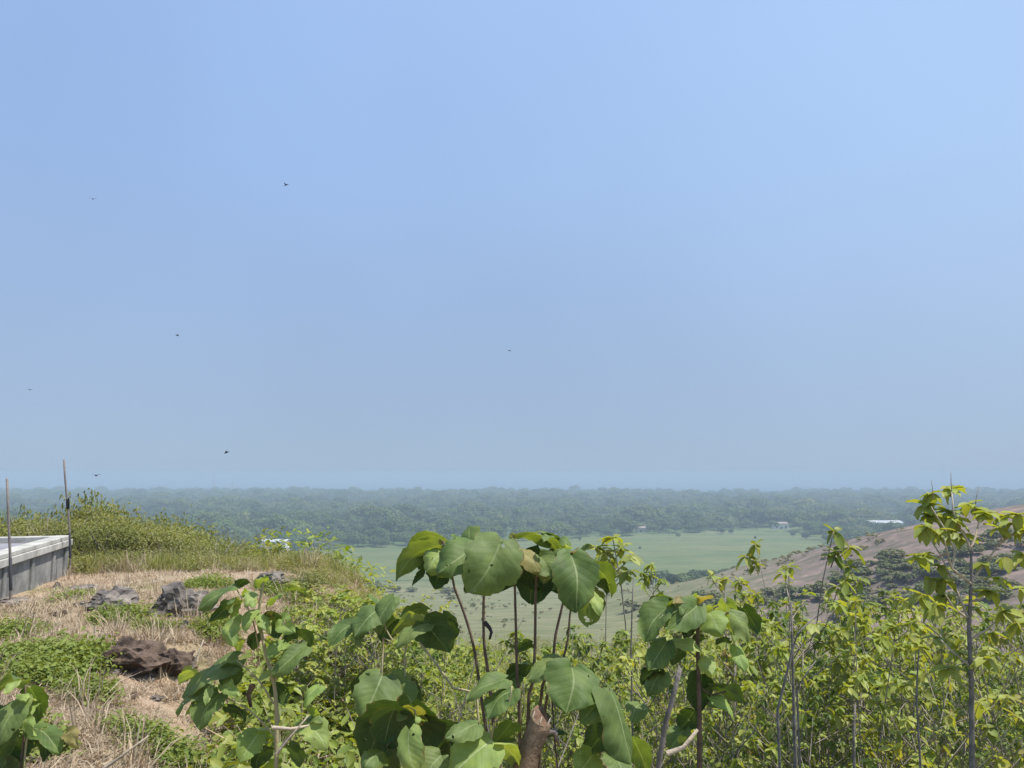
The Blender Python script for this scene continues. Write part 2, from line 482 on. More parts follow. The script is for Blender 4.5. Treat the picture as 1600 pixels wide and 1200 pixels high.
# scatter "stuff" with geometry nodes: points carry proto index, rotation, scale
def scatter(name, P, proto, rotz, scl, meshes, label, cat, tilt=0.0):
    pc = bpy.data.collections.new(name + "_kinds")
    for i, me in enumerate(meshes):
        pc.objects.link(bpy.data.objects.new("%s_kind_%02d" % (name, i), me))
    me = bpy.data.meshes.new(name)
    n = len(P)
    me.vertices.add(n); me.vertices.foreach_set("co", np.asarray(P, np.float32).ravel())
    a = me.attributes.new("kind_index", 'INT', 'POINT'); a.data.foreach_set("value", np.asarray(proto, np.int32))
    r = np.random.default_rng(n)
    rot = np.stack([r.normal(size=n) * tilt, r.normal(size=n) * tilt, rotz], 1)
    a = me.attributes.new("turn", 'FLOAT_VECTOR', 'POINT'); a.data.foreach_set("vector", np.asarray(rot, np.float32).ravel())
    a = me.attributes.new("size", 'FLOAT', 'POINT'); a.data.foreach_set("value", np.asarray(scl, np.float32))
    o = bpy.data.objects.new(name, me); col.objects.link(o)
    ng = bpy.data.node_groups.new(name + "_spread", 'GeometryNodeTree')
    ng.interface.new_socket("Geometry", in_out='INPUT', socket_type='NodeSocketGeometry')
    ng.interface.new_socket("Geometry", in_out='OUTPUT', socket_type='NodeSocketGeometry')
    gi = ng.nodes.new("NodeGroupInput"); go = ng.nodes.new("NodeGroupOutput")
    ci = ng.nodes.new("GeometryNodeCollectionInfo"); ci.inputs[0].default_value = pc
    ci.inputs["Separate Children"].default_value = True; ci.inputs["Reset Children"].default_value = True
    ip = ng.nodes.new("GeometryNodeInstanceOnPoints"); ip.inputs["Pick Instance"].default_value = True
    def attr(nm, dt):
        q = ng.nodes.new("GeometryNodeInputNamedAttribute"); q.data_type = dt; q.inputs[0].default_value = nm
        return [s for s in q.outputs if s.enabled and s.name == "Attribute"][0]
    ng.links.new(gi.outputs[0], ip.inputs["Points"]); ng.links.new(ci.outputs[0], ip.inputs["Instance"])
    ng.links.new(attr("kind_index", 'INT'), ip.inputs["Instance Index"])
    e2r = ng.nodes.new("FunctionNodeEulerToRotation"); ng.links.new(attr("turn", 'FLOAT_VECTOR'), e2r.inputs[0])
    ng.links.new(e2r.outputs[0], ip.inputs["Rotation"])
    ng.links.new(attr("size", 'FLOAT'), ip.inputs["Scale"])
    ng.links.new(ip.outputs[0], go.inputs[0])
    md = o.modifiers.new("spread", 'NODES'); md.node_group = ng
    tag(o, label, cat, kind="stuff")
    return o

# ------------------------------------------------------------------ the wood on the plain
tp = []
y = 470.0
while y < 2520:
    step = 14.5 + (y - 470) * .0040
    xs = np.arange(-.95 * y - 60, .95 * y + 60, step)
    for x in xs:
        jx, jy = x + random.uniform(-.45, .45) * step, y + random.uniform(-.45, .45) * step
        wood = jy > field_far(jx) + 4 or (jx > 276 + 12 * float(hnoise(jx, jy, 30, 9)) and jy > 560)
        if not wood: continue
        if jy > 900 and float(hnoise(jx, jy * .5, 70, 15)) + .3 * float(hnoise(jx, jy, 25, 16)) > .43: continue   # clearings
        if abs(jx / jy - .3474) < .014 and 780 < jy < 892: continue   # open yards in front of two houses
        if abs(jx / jy - .166) < .008 and jy < 838: continue
        if 470 < jx < 640 and 1000 < jy < 1130: continue           # a clearing by the shed
        if 372 < jx < 440 and 800 < jy < 846: continue             # yard in front of the shed
        if abs(jx - 405) < 30 and abs(jy - 852) < 14: continue
        if abs(jx - 300) < 17 and abs(jy - 878) < 12: continue
        if abs(jx + 180) < 18 and abs(jy - 596) < 22: continue
        tp.append((jx, jy))
    y += step
tp = np.array(tp)
edge = tp[:, 1] - field_far(tp[:, 0])
inview = np.abs(tp[:, 0] / tp[:, 1]) < .68
isright = tp[:, 0] > 276
front = np.argsort(np.where(inview & ~isright & (tp[:, 0] > -330), edge, 1e9))[:170]
right_i = np.argsort(np.where(inview & isright, tp[:, 1], 1e9))[:60]
chosen = np.concatenate([front, right_i])
for i in chosen:
    x, y = tp[i]
    if isright[i]: lab, grp = "hazy tree beyond the brown spur, right of the pasture", "trees right of the pasture"
    elif x < -60: lab, grp = "hazy tree in the wood's front row, left of the tallest broad leaved plant", "left trees along the far edge of the pasture"
    else: lab, grp = "hazy tree in the wood's front row, right of the tallest broad leaved plant", "right trees along the far edge of the pasture"
    place_tree(x, y, random.uniform(.5, .95), random.uniform(0, 6.28), random.randrange(len(tree_protos)), lab, grp)
rest = np.setdiff1d(np.arange(len(tp)), chosen)
rp = tp[rest]
rz = terrain(rp[:, 0], rp[:, 1])
hn = .80 + .75 * hnoise(rp[:, 0], rp[:, 1], 110, 11) + .5 * hnoise(rp[:, 0], rp[:, 1], 35, 12)
scatter("far_wood", np.column_stack([rp, rz]), rng.integers(0, len(tree_protos), len(rp)), rng.uniform(0, 6.28, len(rp)),
        np.clip(hn * rng.choice([.7, .85, 1., 1.15, 1.4], len(rp)), .4, 1.55), [t[0] for t in tree_protos],
        "blue hazy mass of woodland stretching across the plain to the sea", "woodland")

# gully trees between the pasture and the brown spur
gully = [(1040, 918, 400, 0, .8), (1062, 922, 385, 2, .8), (1085, 908, 400, 1, .7), (1105, 902, 405, 2, .85), (1130, 893, 410, 0, .7),
         (1150, 890, 420, 1, .7), (1172, 893, 405, 2, .8), (1190, 880, 420, 0, .7), (1118, 912, 385, 6, .9), (1050, 935, 360, 6, .9), (1098, 925, 365, 6, .9),
         (1225, 872, 430, 2, .7), (1255, 860, 445, 6, .9), (1015, 925, 395, 6, .7)]
for px, py, Y, k, s in gully:
    p = at(px, py, Y)
    place_tree(p.x, Y, s * .8, random.uniform(0, 6), k, "dark green tree in the gully between pasture and brown spur", "trees in the gully")
for i in range(11):
    px = 1275 + i * 13 + random.uniform(-5, 5); Y = random.uniform(500, 590); P0 = at(px, 850, Y)
    place_tree(P0.x, Y, random.uniform(.6, .95), random.uniform(0, 6), i % 7, "dark tree showing over the crest of the brown spur", "trees just behind the spur's crest")
for px, py, Y, k, s in [(1130, 838, 800, 2, .55), (1143, 838, 800, 6, .6), (563, 873, 555, 6, .35), (905, 850, 720, 6, .3), (1000, 862, 640, 6, .25), (640, 872, 570, 6, .3), (1180, 846, 740, 6, .3), (1060, 842, 765, 2, .25), (1240, 842, 770, 6, .5)]:
    p = at(px, py, Y)
    place_tree(p.x, Y, s, random.uniform(0, 6), k, "small lone tree standing out in the green pasture", "lone trees in the pasture")

# ------------------------------------------------------------------ far buildings and masts
M_white = plain_mat("whitewash", (.62, .61, .58), (.78, .77, .74), .6, .8)
M_tin = plain_mat("pale_tin_roof", (.36, .37, .38), (.50, .51, .51), .3, .55)
M_dark = plain_mat("dark_opening", (.02, .02, .02), (.05, .045, .04), 1, .9)
M_oldtin = plain_mat("rusty_tin_roof", (.20, .16, .14), (.33, .28, .25), .5, .7)
M_pink = plain_mat("pink_plaster", (.50, .40, .36), (.62, .52, .47), .6, .8)

def boxvf(x0, x1, y0, y1, z0, z1):
    v = [(x, y, z) for z in (z0, z1) for y in (y0, y1) for x in (x0, x1)]
    return v, [(0, 2, 3, 1), (4, 5, 7, 6), (0, 1, 5, 4), (2, 6, 7, 3), (0, 4, 6, 2), (1, 3, 7, 5)]

def house(px, Y, w, d, h, rise, label, cat, wall, roof, doors=(), windows=(), over=.8, z0=None, rz=0.):
    u, _ = uv(px, 800)
    X = u * Y
    z = gz(X, Y) if z0 is None else z0
    e = empty("farm_building", (X, Y, z)); e.rotation_euler.z = rz
    mesh_obj("wall", *boxvf(-w / 2, w / 2, 0, d, -1.5, h), wall, e)
    o = over
    rv = [(-w / 2 - o, -o, h + .02), (w / 2 + o, -o, h + .02), (w / 2 + o, d / 2, h + rise), (-w / 2 - o, d / 2, h + rise), (w / 2 + o, d + o, h + .02), (-w / 2 - o, d + o, h + .02)]
    rv += [(a, b, c + .18) for a, b, c in rv]
    rf = [(0, 1, 2, 3), (3, 2, 4, 5), (6, 9, 8, 7), (9, 11, 10, 8), (0, 6, 7, 1), (5, 4, 10, 11), (1, 7, 8, 2), (2, 8, 10, 4), (0, 3, 9, 6), (3, 5, 11, 9)]
    mesh_obj("roof", rv, rf, roof, e)
    for (a, b, c) in doors: mesh_obj("door", *boxvf(a, b, -.06, .1, 0, c), M_dark, e)
    for (a, b, c0, c1) in windows: mesh_obj("window", *boxvf(a, b, -.06, .1, c0, c1), M_dark, e)
    return tag(e, label, cat)

house(1384, 846, 36, 16, 8.5, 2.2, "long white shed with pale flat-pitched roof right of the pasture", "shed", M_white, M_tin, [(-12, -8, 5)], [(-3, 1, 2, 5), (6, 10, 2, 5)])
house(1220, 872, 16, 9, 6.0, 1.8, "small white house among dark trees at the pasture's far right corner", "house", M_white, M_oldtin, [(-1, 1, 3)], [(-6, -4, 1.5, 3.5), (4, 6, 1.5, 3.5)])
house(428, 590, 19, 12, 10.2, 1.3, "white roofed building showing above the left bushes", "building", M_white, M_tin, [(-2, 0, 3)], [(4, 6, 3, 5)])
house(1001, 826, 9, 7, 4.5, 1.6, "tiny pinkish cottage at the edge of the wood", "cottage", M_pink, M_oldtin, [(-1, 1, 2.6)], [(2, 3.4, 1.2, 2.6)])

M_steel = plain_mat("mast_steel", (.16, .18, .2), (.22, .24, .26), 1, .6)
def mast(px, Y, top_py, w, label):
    p = at(px, top_py, Y); z0 = gz(p.x, Y); H = p.z - z0
    e = empty("radio_mast", (p.x, Y, z0))
    legs = [(w * math.cos(a), w * math.sin(a)) for a in (.5, 2.6, 4.7)]
    for a, b in legs: MB().add(tube([(a, b, -1), (a * .35, b * .35, H)], [.5, .3], 5)).build("leg", M_steel, e)
    br = MB(); nb = 12
    for i in range(nb):
        z1, z2 = H * i / nb, H * (i + 1) / nb
        s1, s2 = 1 - .65 * i / nb, 1 - .65 * (i + 1) / nb
        for j in range(3):
            a, b = legs[j], legs[(j + 1) % 3]
            br.add(tube([(a[0] * s1, a[1] * s1, z1), (b[0] * s2, b[1] * s2, z2)], [.2, .2], 4))
    br.build("bracing", M_steel, e)
    return tag(e, label, "mast")
mast(363, 2420, 751, 2.2, "short lattice mast rising over the far wood, right of its taller neighbour")
mast(334, 2480, 739, 1.6, "tall faint lattice mast rising over the far wood on the left")

# ------------------------------------------------------------------ bushes over the brown spur and the lower slope
def bush_proto(seed, w, h, n, leaf, mat, nl=6):
    r = np.random.default_rng(seed)
    lumps = [(r.uniform(-.3, .3) * w, r.uniform(-.3, .3) * w, h * r.uniform(.3, .6), w * r.uniform(.2, .32)) for _ in range(nl)]
    V, Fq = crown_cloud(seed, lumps, n, leaf, squash=h / w * 1.1)
    mb = MB()
    for i in range(5):
        a = i * 1.256 + r.uniform(-.3, .3)
        mb.add(tube([(0, 0, -.15), (math.cos(a) * w * .1, math.sin(a) * w * .1, h * .3), (math.cos(a) * w * .26, math.sin(a) * w * .26, h * .62)], [.035 * w, .022 * w, .008 * w], 5))
    return mesh_obj("foliage", V, Fq, mat, link=False).data, mesh_obj("stems", mb.v, mb.f, M_bark, smooth=True, link=False).data

hb = [bush_proto(300 + i, 3.2, 2.2, 240, .34, M_hillbush) for i in range(4)]
def place_bush(protos, x, y, s, label, group, name="bush", sz=1.0):
    f, st = random.choice(protos)
    e = empty(name, (x, y, gz(x, y) - .05)); e.rotation_euler.z = random.uniform(0, 6.28); e.scale = (s * random.uniform(.9, 1.5), s, s * sz * random.uniform(.6, 1.0))
    for nm, me in (("foliage", f), ("stems", st)):
        o = bpy.data.objects.new(nm, me); col.objects.link(o); o.parent = e
    return tag(e, label, "bush", group)

def ray_ground(px, py, lo=1.5, hi=900):
    u, v = uv(px, py)
    ys = np.geomspace(lo, hi, 500)
    hit = EYE + v * ys <= terrain(u * ys, ys)
    if not hit.any(): return None
    i = int(np.argmax(hit))
    return float(u * ys[i]), float(ys[i])

# rows of bushes that read as dark bands on the spur in the photograph
n_b = 0
bands = [((1290, 915), (1430, 872), 26, 14), ((1330, 930), (1600, 880), 40, 16), ((1300, 960), (1600, 915), 40, 18), ((1450, 880), (1600, 835), 26, 12),
         ((1180, 935), (1300, 930), 12, 10), ((1000, 945), (1200, 960), 16, 14), ((560, 925), (720, 930), 12, 10)]
for (a, b, cnt, spread) in bands:
    for i in range(cnt):
        t = random.random()
        px = a[0] + (b[0] - a[0]) * t + random.gauss(0, 8); py = a[1] + (b[1] - a[1]) * t + random.gauss(0, spread * .6)
        g = ray_ground(px, py, 60)
        if g is None or g[1] > 430: continue
        onspur = px > 1170
        place_bush(hb, g[0], g[1], random.uniform(.55, 1.8) * (.7 + g[1] / 600), "dark green bush in a band across the dry brown spur" if onspur else "grey green bush low down on the slope in front of the pasture",
                   "bushes on the brown spur" if onspur else "bushes on the lower slope", "hillside_bush")

# low dry scrub over the whole slope, too much to count
sb = [bush_proto(340 + i, 1.6, 1.0, 90, .26, M_scrub, 4)[0] for i in range(4)] + [bush_proto(350 + i, 1.6, 1.2, 110, .24, M_hillbush, 4)[0] for i in range(2)]
sp = []
while len(sp) < 2600:
    Y = math.exp(random.uniform(math.log(38), math.log(430))); u = random.uniform(-.35, .8)
    x = u * Y
    k = float(hnoise(x, Y, 24, 21)) + .8 * float(hnoise(x, Y, 7, 22))
    if k < random.uniform(.0, .4): continue
    if u > .26 and random.random() < .5: continue
    if u < .26 and Y > 80 and random.random() < .8: continue
    sp.append((x, Y))
sp = np.array(sp)
spur_side = sp[:, 0] > sp[:, 1] * .3
kind = np.where(rng.random(len(sp)) < np.where(spur_side, .93, .75), rng.integers(0, 4, len(sp)), rng.integers(4, 6, len(sp)))
scatter("hillside_scrub", np.column_stack([sp, terrain(sp[:, 0], sp[:, 1]) - .05]), kind, rng.uniform(0, 6.28, len(sp)),
        rng.uniform(.3, 1.15, len(sp)) * np.clip(sp[:, 1] / 190, .6, 1.35), sb, "low dry grey and olive scrub covering the hillside", "scrub")

# ------------------------------------------------------------------ concrete tank and rods on the left
M_conc = plain_mat("weathered_concrete", (.12, .124, .124), (.30, .295, .28), 3.2, .9, .4)
M_cap = plain_mat("pale_cement_cap", (.26, .25, .23), (.50, .485, .44), 4, .9, .3)
M_slab = plain_mat("smooth_grey_slab", (.19, .18, .20), (.27, .26, .28), 1.5, .8, .1)
tz = EYE - .90
A = Vector((-6.62, 11.75, 0)); B = Vector((-4.95, 6.0, 0))
along = (B - A).normalized(); outw = Vector((along.y * -1, along.x, 0)); outw = outw if outw.x > 0 else -outw
tank = empty("concrete_tank", (A.x, A.y, EYE - 1.45))
def tbox(name, s0, s1, o0, o1, z0, z1, mat):
    """box along the wall: s metres from the far corner, o metres outwards from the wall's face"""
    P = []
    for z in (z0, z1):
        for s, o in ((s0, o0), (s1, o0), (s0, o1), (s1, o1)):
            p = A + along * s + outw * o; P.append((p.x - A.x, p.y - A.y, z - (EYE - 1.45)))
    o = mesh_obj(name, P, [(0, 2, 3, 1), (4, 5, 7, 6), (0, 1, 5, 4), (2, 6, 7, 3), (0, 4, 6, 2), (1, 3, 7, 5)], mat, tank)
    bv = o.modifiers.new("edge", 'BEVEL'); bv.width = .008; bv.segments = 2
    return o
Lw = (B - A).length
s = 0.06; k = 0
while s < Lw - .2:
    w = [.62, .95, 1.05, .85, 1.0][k % 5]; e2 = min(s + w, Lw)
    tbox("wall_panel", s + .055, e2 - .055, -.16, -.03 + .004 * (k % 2), EYE - 1.75, tz - .155, M_conc)
    tbox("pilaster", e2 - .053, e2 + .053, -.16, .0, EYE - 1.75, tz - .156, M_conc)
    s = e2; k += 1
tbox("pilaster", -.05, .112, -.16, .0, EYE - 1.75, tz - .157, M_conc)
tbox("coping", -.10, Lw, -.20, .035, tz - .15, tz - .058, M_cap)
tbox("coping", -.085, Lw, -.20, .012, tz - .056, tz, M_cap)
bl = (outw * -1)
for (o0, o1, z0, z1, m, nm, s0, s1) in ((-9, -.202, tz - .15, tz - .004, M_cap, "coping", -.10, .12), (-9, -.21, EYE - 1.75, tz - .152, M_conc, "wall_panel", -.06, .1),
                                (-9, -.204, EYE - 1.7, tz - .085, M_slab, "slab", .125, Lw)):
    tbox(nm, s0, s1, o0, o1, z0, z1, m)
tag(tank, "low grey concrete tank with pale coping and flat slab at left", "tank")

M_rod = plain_mat("dull_iron", (.12, .10, .095), (.24, .21, .19), 20, .7, .2)
M_wrap = plain_mat("black_tape", (.02, .02, .022), (.04, .04, .045), 10, .6)
def rod(pxs, Y, r, splice, label):
    pts = [at(px, py, Y) for px, py in pxs]
    base = Vector((pts[0].x, pts[0].y, min(pts[0].z, gz(pts[0].x, pts[0].y)) - .1))
    e = empty("iron_rod", base)
    loc = lambda L: [p - base for p in L]
    MB().add(tube(loc([base] + pts), [r] * (len(pts) + 1), 7)).build("rod", M_rod, e)
    if splice:
        a, b = at(*splice[0], Y), at(*splice[1], Y)
        MB().add(tube(loc([a, b]), [r * 1.9, r * 1.8], 8)).build("splice", M_wrap, e)
        c = at(splice[0][0] + 5, splice[0][1] - 6, Y)
        MB().add(tube(loc([a, c]), [r * .6, r * .3], 5)).build("wire_end", M_wrap, e)
    lo = MB().add(tube(loc([at(pxs[0][0], pxs[0][1] - 4, Y), at(pxs[1][0], pxs[1][1], Y)]), [r * 1.25, r * 1.2], 7)); lo.build("sleeve", M_wrap, e)
    return tag(e, label, "rod")
rod([(110, 876), (109, 832), (107, 800), (105, 785), (102, 750), (100, 718)], 11.3, .0135, ((106, 780), (106, 795)), "tall iron rod with black splice standing at the tank's far corner")
rod([(17, 926), (16, 872), (13, 800), (11, 748)], 8.78, .0135, None, "plain iron rod standing against the tank near the picture's left edge")

# ------------------------------------------------------------------ rocks, slabs and sticks on the bare ground
M_rock = plain_mat("grey_rock", (.05, .043, .04), (.27, .235, .205), 5, .95, .9)
M_clod = plain_mat("shade_dark_clod", (.035, .024, .018), (.17, .12, .09), 9, .95, .9)  # earth brown, darkened to stand in for the shade of the hollow
M_wood = plain_mat("bleached_wood", (.32, .26, .19), (.55, .47, .37), 14, .85, .4)
def rock(px, py, wpx, hpx, label, mat=None, seed=1, depth=.8, name="rock", sink=.3, flat=False):
    g = ray_ground(px, py, 2.5)
    x, y = g
    w = wpx / F * y; h = hpx / F * y
    bm = bmesh.new(); bmesh.ops.create_icosphere(bm, subdivisions=4 if not flat else 3, radius=.5)
    for v in bm.verts:
        c = v.co.copy()
        w0 = c * 1.9 + Vector((seed * 7.1, 3, 1))
        q = mnoise.ridged_multi_fractal(w0, .9, 2.2, 5, .9, 2.0) * .22 - .25 + (mnoise.cell(c * 3.1 + Vector((seed, 1, 2))) - .5) * .22 + mnoise.noise(c * 11 + Vector((seed, 5, 2))) * .06
        f = 1 + q
        v.co = Vector((c.x * w * f, c.y * w * depth * f, c.z * h * 1.15 * f * (1 if c.z > 0 else .7)))
        if flat: v.co.z = max(min(v.co.z, h * .45), -h * .4)
    me = bpy.data.meshes.new(name); bm.to_mesh(me); bm.free()
    me.materials.append(mat or M_rock)
    o = bpy.data.objects.new(name, me); col.objects.link(o)
    o.location = (x, y, gz(x, y) + h * (.5 - sink)); o.rotation_euler.z = random.uniform(-.4, .4)
    ROCKS.append((x, y, w * .45))
    return tag(o, label, "rock")
ROCKS = []
rock(284, 962, 96, 58, "biggest dark grey rock on the bare ground, left of the pale leafed plant", seed=2)
rock(176, 952, 84, 42, "jagged purple grey rock low in the dry grass, right of the tank", seed=3)
rock(22, 944, 62, 14, "flat grey stone slab lying by the tank wall", seed=4, flat=True, name="stone_slab")
rock(130, 922, 52, 10, "thin flat stone lying in orange straw right of the tank", seed=5, flat=True, name="stone_slab")
rock(72, 893, 34, 16, "small pale block of rubble at the foot of the tank wall", M_conc, seed=6)
rock(425, 914, 56, 26, "grey rock at the edge of the bare ground above the pale leafed plant", seed=7)
rock(40, 905, 42, 24, "squat grey concrete lump beside the tank wall", M_conc, seed=11)
rock(208, 1042, 112, 58, "dark brown clod of roots and earth beside the hollow", M_clod, seed=8, name="earth_clod")
rock(275, 1052, 72, 52, "small dark earth clod at the right end of the hollow", M_clod, seed=9, name="earth_clod")
rock(105, 935, 26, 10, "little round stone in the straw near the flat slab", seed=12)
rock(355, 893, 30, 14, "small dark stone at the top of the dry ground", seed=13)

for i in range(16):
    px, py = random.choice([(random.gauss(180, 50), random.gauss(945, 14)), (random.gauss(300, 45), random.gauss(975, 14)), (random.gauss(230, 60), random.gauss(1065, 16)), (random.gauss(70, 35), random.gauss(935, 14))])
    o = rock(max(px, 5), py, random.uniform(12, 30), random.uniform(7, 14), "small broken stone lying loose in the straw around the dark rocks", random.choice([M_rock, M_clod]), seed=30 + i, name="loose_stone")
    o["group"] = "loose stones in the straw"

def stick(pts_px, Y, rpx, label, mat=None, name="stick", dY=0.0, taper=.5):
    n = len(pts_px)
    pts = [at(px, py, Y + dY * i / (n - 1)) for i, (px, py) in enumerate(pts_px)]
    r = rpx / F * Y
    base = pts[0].copy()
    o = MB().add(tube([p - base for p in pts], [r * (1 - (1 - taper) * i / (n - 1)) for i in range(n)], 7)).build(name, mat or M_wood)
    o.location = base
    return tag(o, label, "stick")

# ------------------------------------------------------------------ big leaved plants in front
def big_leaf_material(name, c_lo, c_hi, vein, transl=.42):
    m, nt, out = mat_new(name)
    tc = N(nt, "ShaderNodeTexCoord"); sx = N(nt, "ShaderNodeSeparateXYZ"); nt.links.new(tc.outputs["UV"], sx.inputs[0])
    def M(op, a, b=None, c=None):
        q = N(nt, "ShaderNodeMath", operation=op)
        for i, v in enumerate((a, b, c)):
            if v is None: continue
            if hasattr(v, "is_output"): nt.links.new(v, q.inputs[i])
            else: q.inputs[i].default_value = v
        return q.outputs[0]
    t, s = sx.outputs[0], sx.outputs[1]           # t along the leaf, s across (0.5 = midrib)
    a = M('ABSOLUTE', M('SUBTRACT', s, .5))
    mid = M('LESS_THAN', a, .018)
    ph = M('FRACT', M('MULTIPLY', M('ADD', M('SUBTRACT', t, M('MULTIPLY', a, .62)), M('MULTIPLY', noise_tex(nt, 9, 2, .5, tc.outputs['Object']), .09)), 7.0))
    lat = M('LESS_THAN', M('ABSOLUTE', M('SUBTRACT', ph, .5)), .07)
    latw = M('SUBTRACT', 1.0, M('MULTIPLY', M('ABSOLUTE', M('SUBTRACT', ph, .5)), 2.0))
    vmask = M('MAXIMUM', mid, M('MULTIPLY', lat, .2))
    oi = N(nt, "ShaderNodeObjectInfo")
    n1 = noise_tex(nt, 10, 5, .6, tc.outputs["Object"])
    c = mixc(nt, oi.outputs["Random"], c_lo, c_hi)
    c = mixc(nt, 1., c, ramp(nt, n1, [(.3, (.62, .68, .62)), (.5, (1, 1, 1)), (.7, (1.35, 1.25, 1.15))]).outputs[0], 'MULTIPLY')
    spots = ramp(nt, noise_tex(nt, 34, 3, .5, tc.outputs["Object"]), [(.70, (0, 0, 0)), (.76, (.6, .6, .6))])
    c = mixc(nt, spots.outputs[0], c, (.19, .15, .06))
    edge = M('ADD', M('MULTIPLY', a, 1.0), M('MULTIPLY', noise_tex(nt, 11, 4, .6, tc.outputs['Object']), .34))
    c = mixc(nt, ramp(nt, edge, [(.66, (0, 0, 0)), (.71, (.8, .8, .8))]).outputs[0], c, (.20, .13, .05))
    c = mixc(nt, vmask, c, vein)
    pb = N(nt, "ShaderNodeBsdfPrincipled", Roughness=.58); pb.inputs["Specular IOR Level"].default_value = .28
    nt.links.new(c, pb.inputs["Base Color"])
    bp = N(nt, "ShaderNodeBump", Strength=.4, Distance=.006)
    hgt = M('ADD', M('MULTIPLY', latw, -.22), M('MULTIPLY', noise_tex(nt, 22, 4, .6, tc.outputs["Object"]), .8))
    nt.links.new(hgt, bp.inputs["Height"]); nt.links.new(bp.outputs[0], pb.inputs["Normal"])
    tr = N(nt, "ShaderNodeBsdfTranslucent")
    nt.links.new(mixc(nt, 1., c, (1.45, 1.35, .30), 'MULTIPLY'), tr.inputs["Color"])
    mx = N(nt, "ShaderNodeMixShader"); mx.inputs[0].default_value = transl
    nt.links.new(pb.outputs[0], mx.inputs[1]); nt.links.new(tr.outputs[0], mx.inputs[2])
    # insect holes
    hn = noise_tex(nt, 17, 3, .55, tc.outputs['Object'])
    hole = ramp(nt, hn, [(.685, (0, 0, 0)), (.69, (1, 1, 1))], 'CONSTANT')
    tp = N(nt, 'ShaderNodeBsdfTransparent'); mh = N(nt, 'ShaderNodeMixShader')
    nt.links.new(hole.outputs[0], mh.inputs[0]); nt.links.new(mx.outputs[0], mh.inputs[1]); nt.links.new(tp.outputs[0], mh.inputs[2])
    nt.links.new(mh.outputs[0], out.inputs[0])
    return m

M_leaf = big_leaf_material("broad_leaf", (.105, .165, .045), (.17, .225, .075), (.24, .30, .13), .36)
M_leaf_pale = big_leaf_material("young_leaf", (.20, .295, .075), (.30, .37, .12), (.36, .43, .21), .38)
M_leaf_dull = big_leaf_material("yellowing_leaf", (.26, .27, .08), (.30, .24, .10), (.36, .36, .18), .4)
M_leaf_shaded = big_leaf_material("shaded_leaf", (.040, .080, .022), (.075, .125, .036), (.13, .19, .07), .2)  # darker copy of broad_leaf: shade from the upper leaves put into the colour
M_stem = plain_mat("brown_shoot", (.075, .055, .04), (.17, .12, .085), 18, .8, .3)
M_stem_g = plain_mat("pale_shoot", (.30, .27, .14), (.42, .36, .22), 18, .8, .2)

LW_T = np.array([0, .04, .12, .25, .40, .55, .70, .82, .92, 1.0])
LW_W = np.array([.30, .64, .90, 1.0, 1.0, .94, .81, .62, .36, .04])
def leaf_obj(Bp, Tp, nrm, width, mat, parent, origin, bend=.12, cup=.10, wave=.03, seed=0, nt_=20, ns=12, name="leaf"):
    r = random.Random(seed)
    Bp, Tp = Vector(Bp), Vector(Tp)
    L = Tp - Bp; ln = L.length; Ld = L.normalized()
    nv = Vector(nrm); nv = (nv - Ld * nv.dot(Ld)); nv.normalize()
    S = Ld.cross(nv)
    V, UVs, Fc = [], [], []
    ph1, ph2, f1 = r.uniform(0, 6), r.uniform(0, 6), r.uniform(5, 9)
    twist = r.uniform(-.6, .6); fo = r.uniform(.02, .42); e1, e2 = r.uniform(9, 15), r.uniform(0, 6); curl = r.uniform(-.5, 1.3); va = r.uniform(.002, .009); vf = r.uniform(34, 52); skew = r.uniform(-.12, .12); sw = r.uniform(-.08, .08)
    for i in range(nt_ + 1):
        t = i / nt_
        w = float(np.interp(t, LW_T, LW_W)) * width / 2 * (1 + .07 * math.sin(e1 * t + e2) + .06 * math.sin(2.3 * e1 * t + e2 * 2) + .03 * math.sin(4.7 * e1 * t))
        tw = twist * (t - .3)
        Si = S * math.cos(tw) + nv * math.sin(tw); Ni = nv * math.cos(tw) - S * math.sin(tw)
        for j in range(ns + 1):
            s = -1 + 2 * j / ns
            lob = -.13 * (abs(s) ** 1.5) * math.exp(-t * 9) * ln        # heart-shaped lobes behind the stalk
            wav = wave * ln * math.sin(f1 * t + (ph1 if s < 0 else ph2)) * s * s
            p = Bp + Ld * (t * ln + lob) + Si * (s * w * (1 + skew * s) + sw * ln * math.sin(t * 3.1)) + Ni * (bend * ln * 4 * t * (1 - t) * .6 - cup * width * (s * s) + wav + fo * width * abs(s) * .5 - curl * .10 * ln * t ** 3 + va * ln * math.sin((t - abs(s) * .31) * vf) * min(1, abs(s) * 3) * (1 - .5 * abs(s)) + .02 * ln * math.sin(e1 * .6 * t + 4 * s + e2))
            V.append(p - origin); UVs.append((t, .5 + s / 2))
    m = ns + 1
    for i in range(nt_):
        for j in range(ns): Fc.append((i * m + j, i * m + j + 1, (i + 1) * m + j + 1, (i + 1) * m + j))
    return mesh_obj(name, V, Fc, mat, parent, True, UVs)

NRM = {'P': (.05, -.80, .60),     # upper side turned to the viewer, hanging
       'T': (.0, -.40, .92),      # fairly level, seen from above
       'V': (.0, .62, .78),       # seen from beneath, lit through
       'D': (.0, .85, .52),       # seen from beneath, in shade
       'L': (-.55, -.55, .62), 'R': (.55, -.55, .62)}

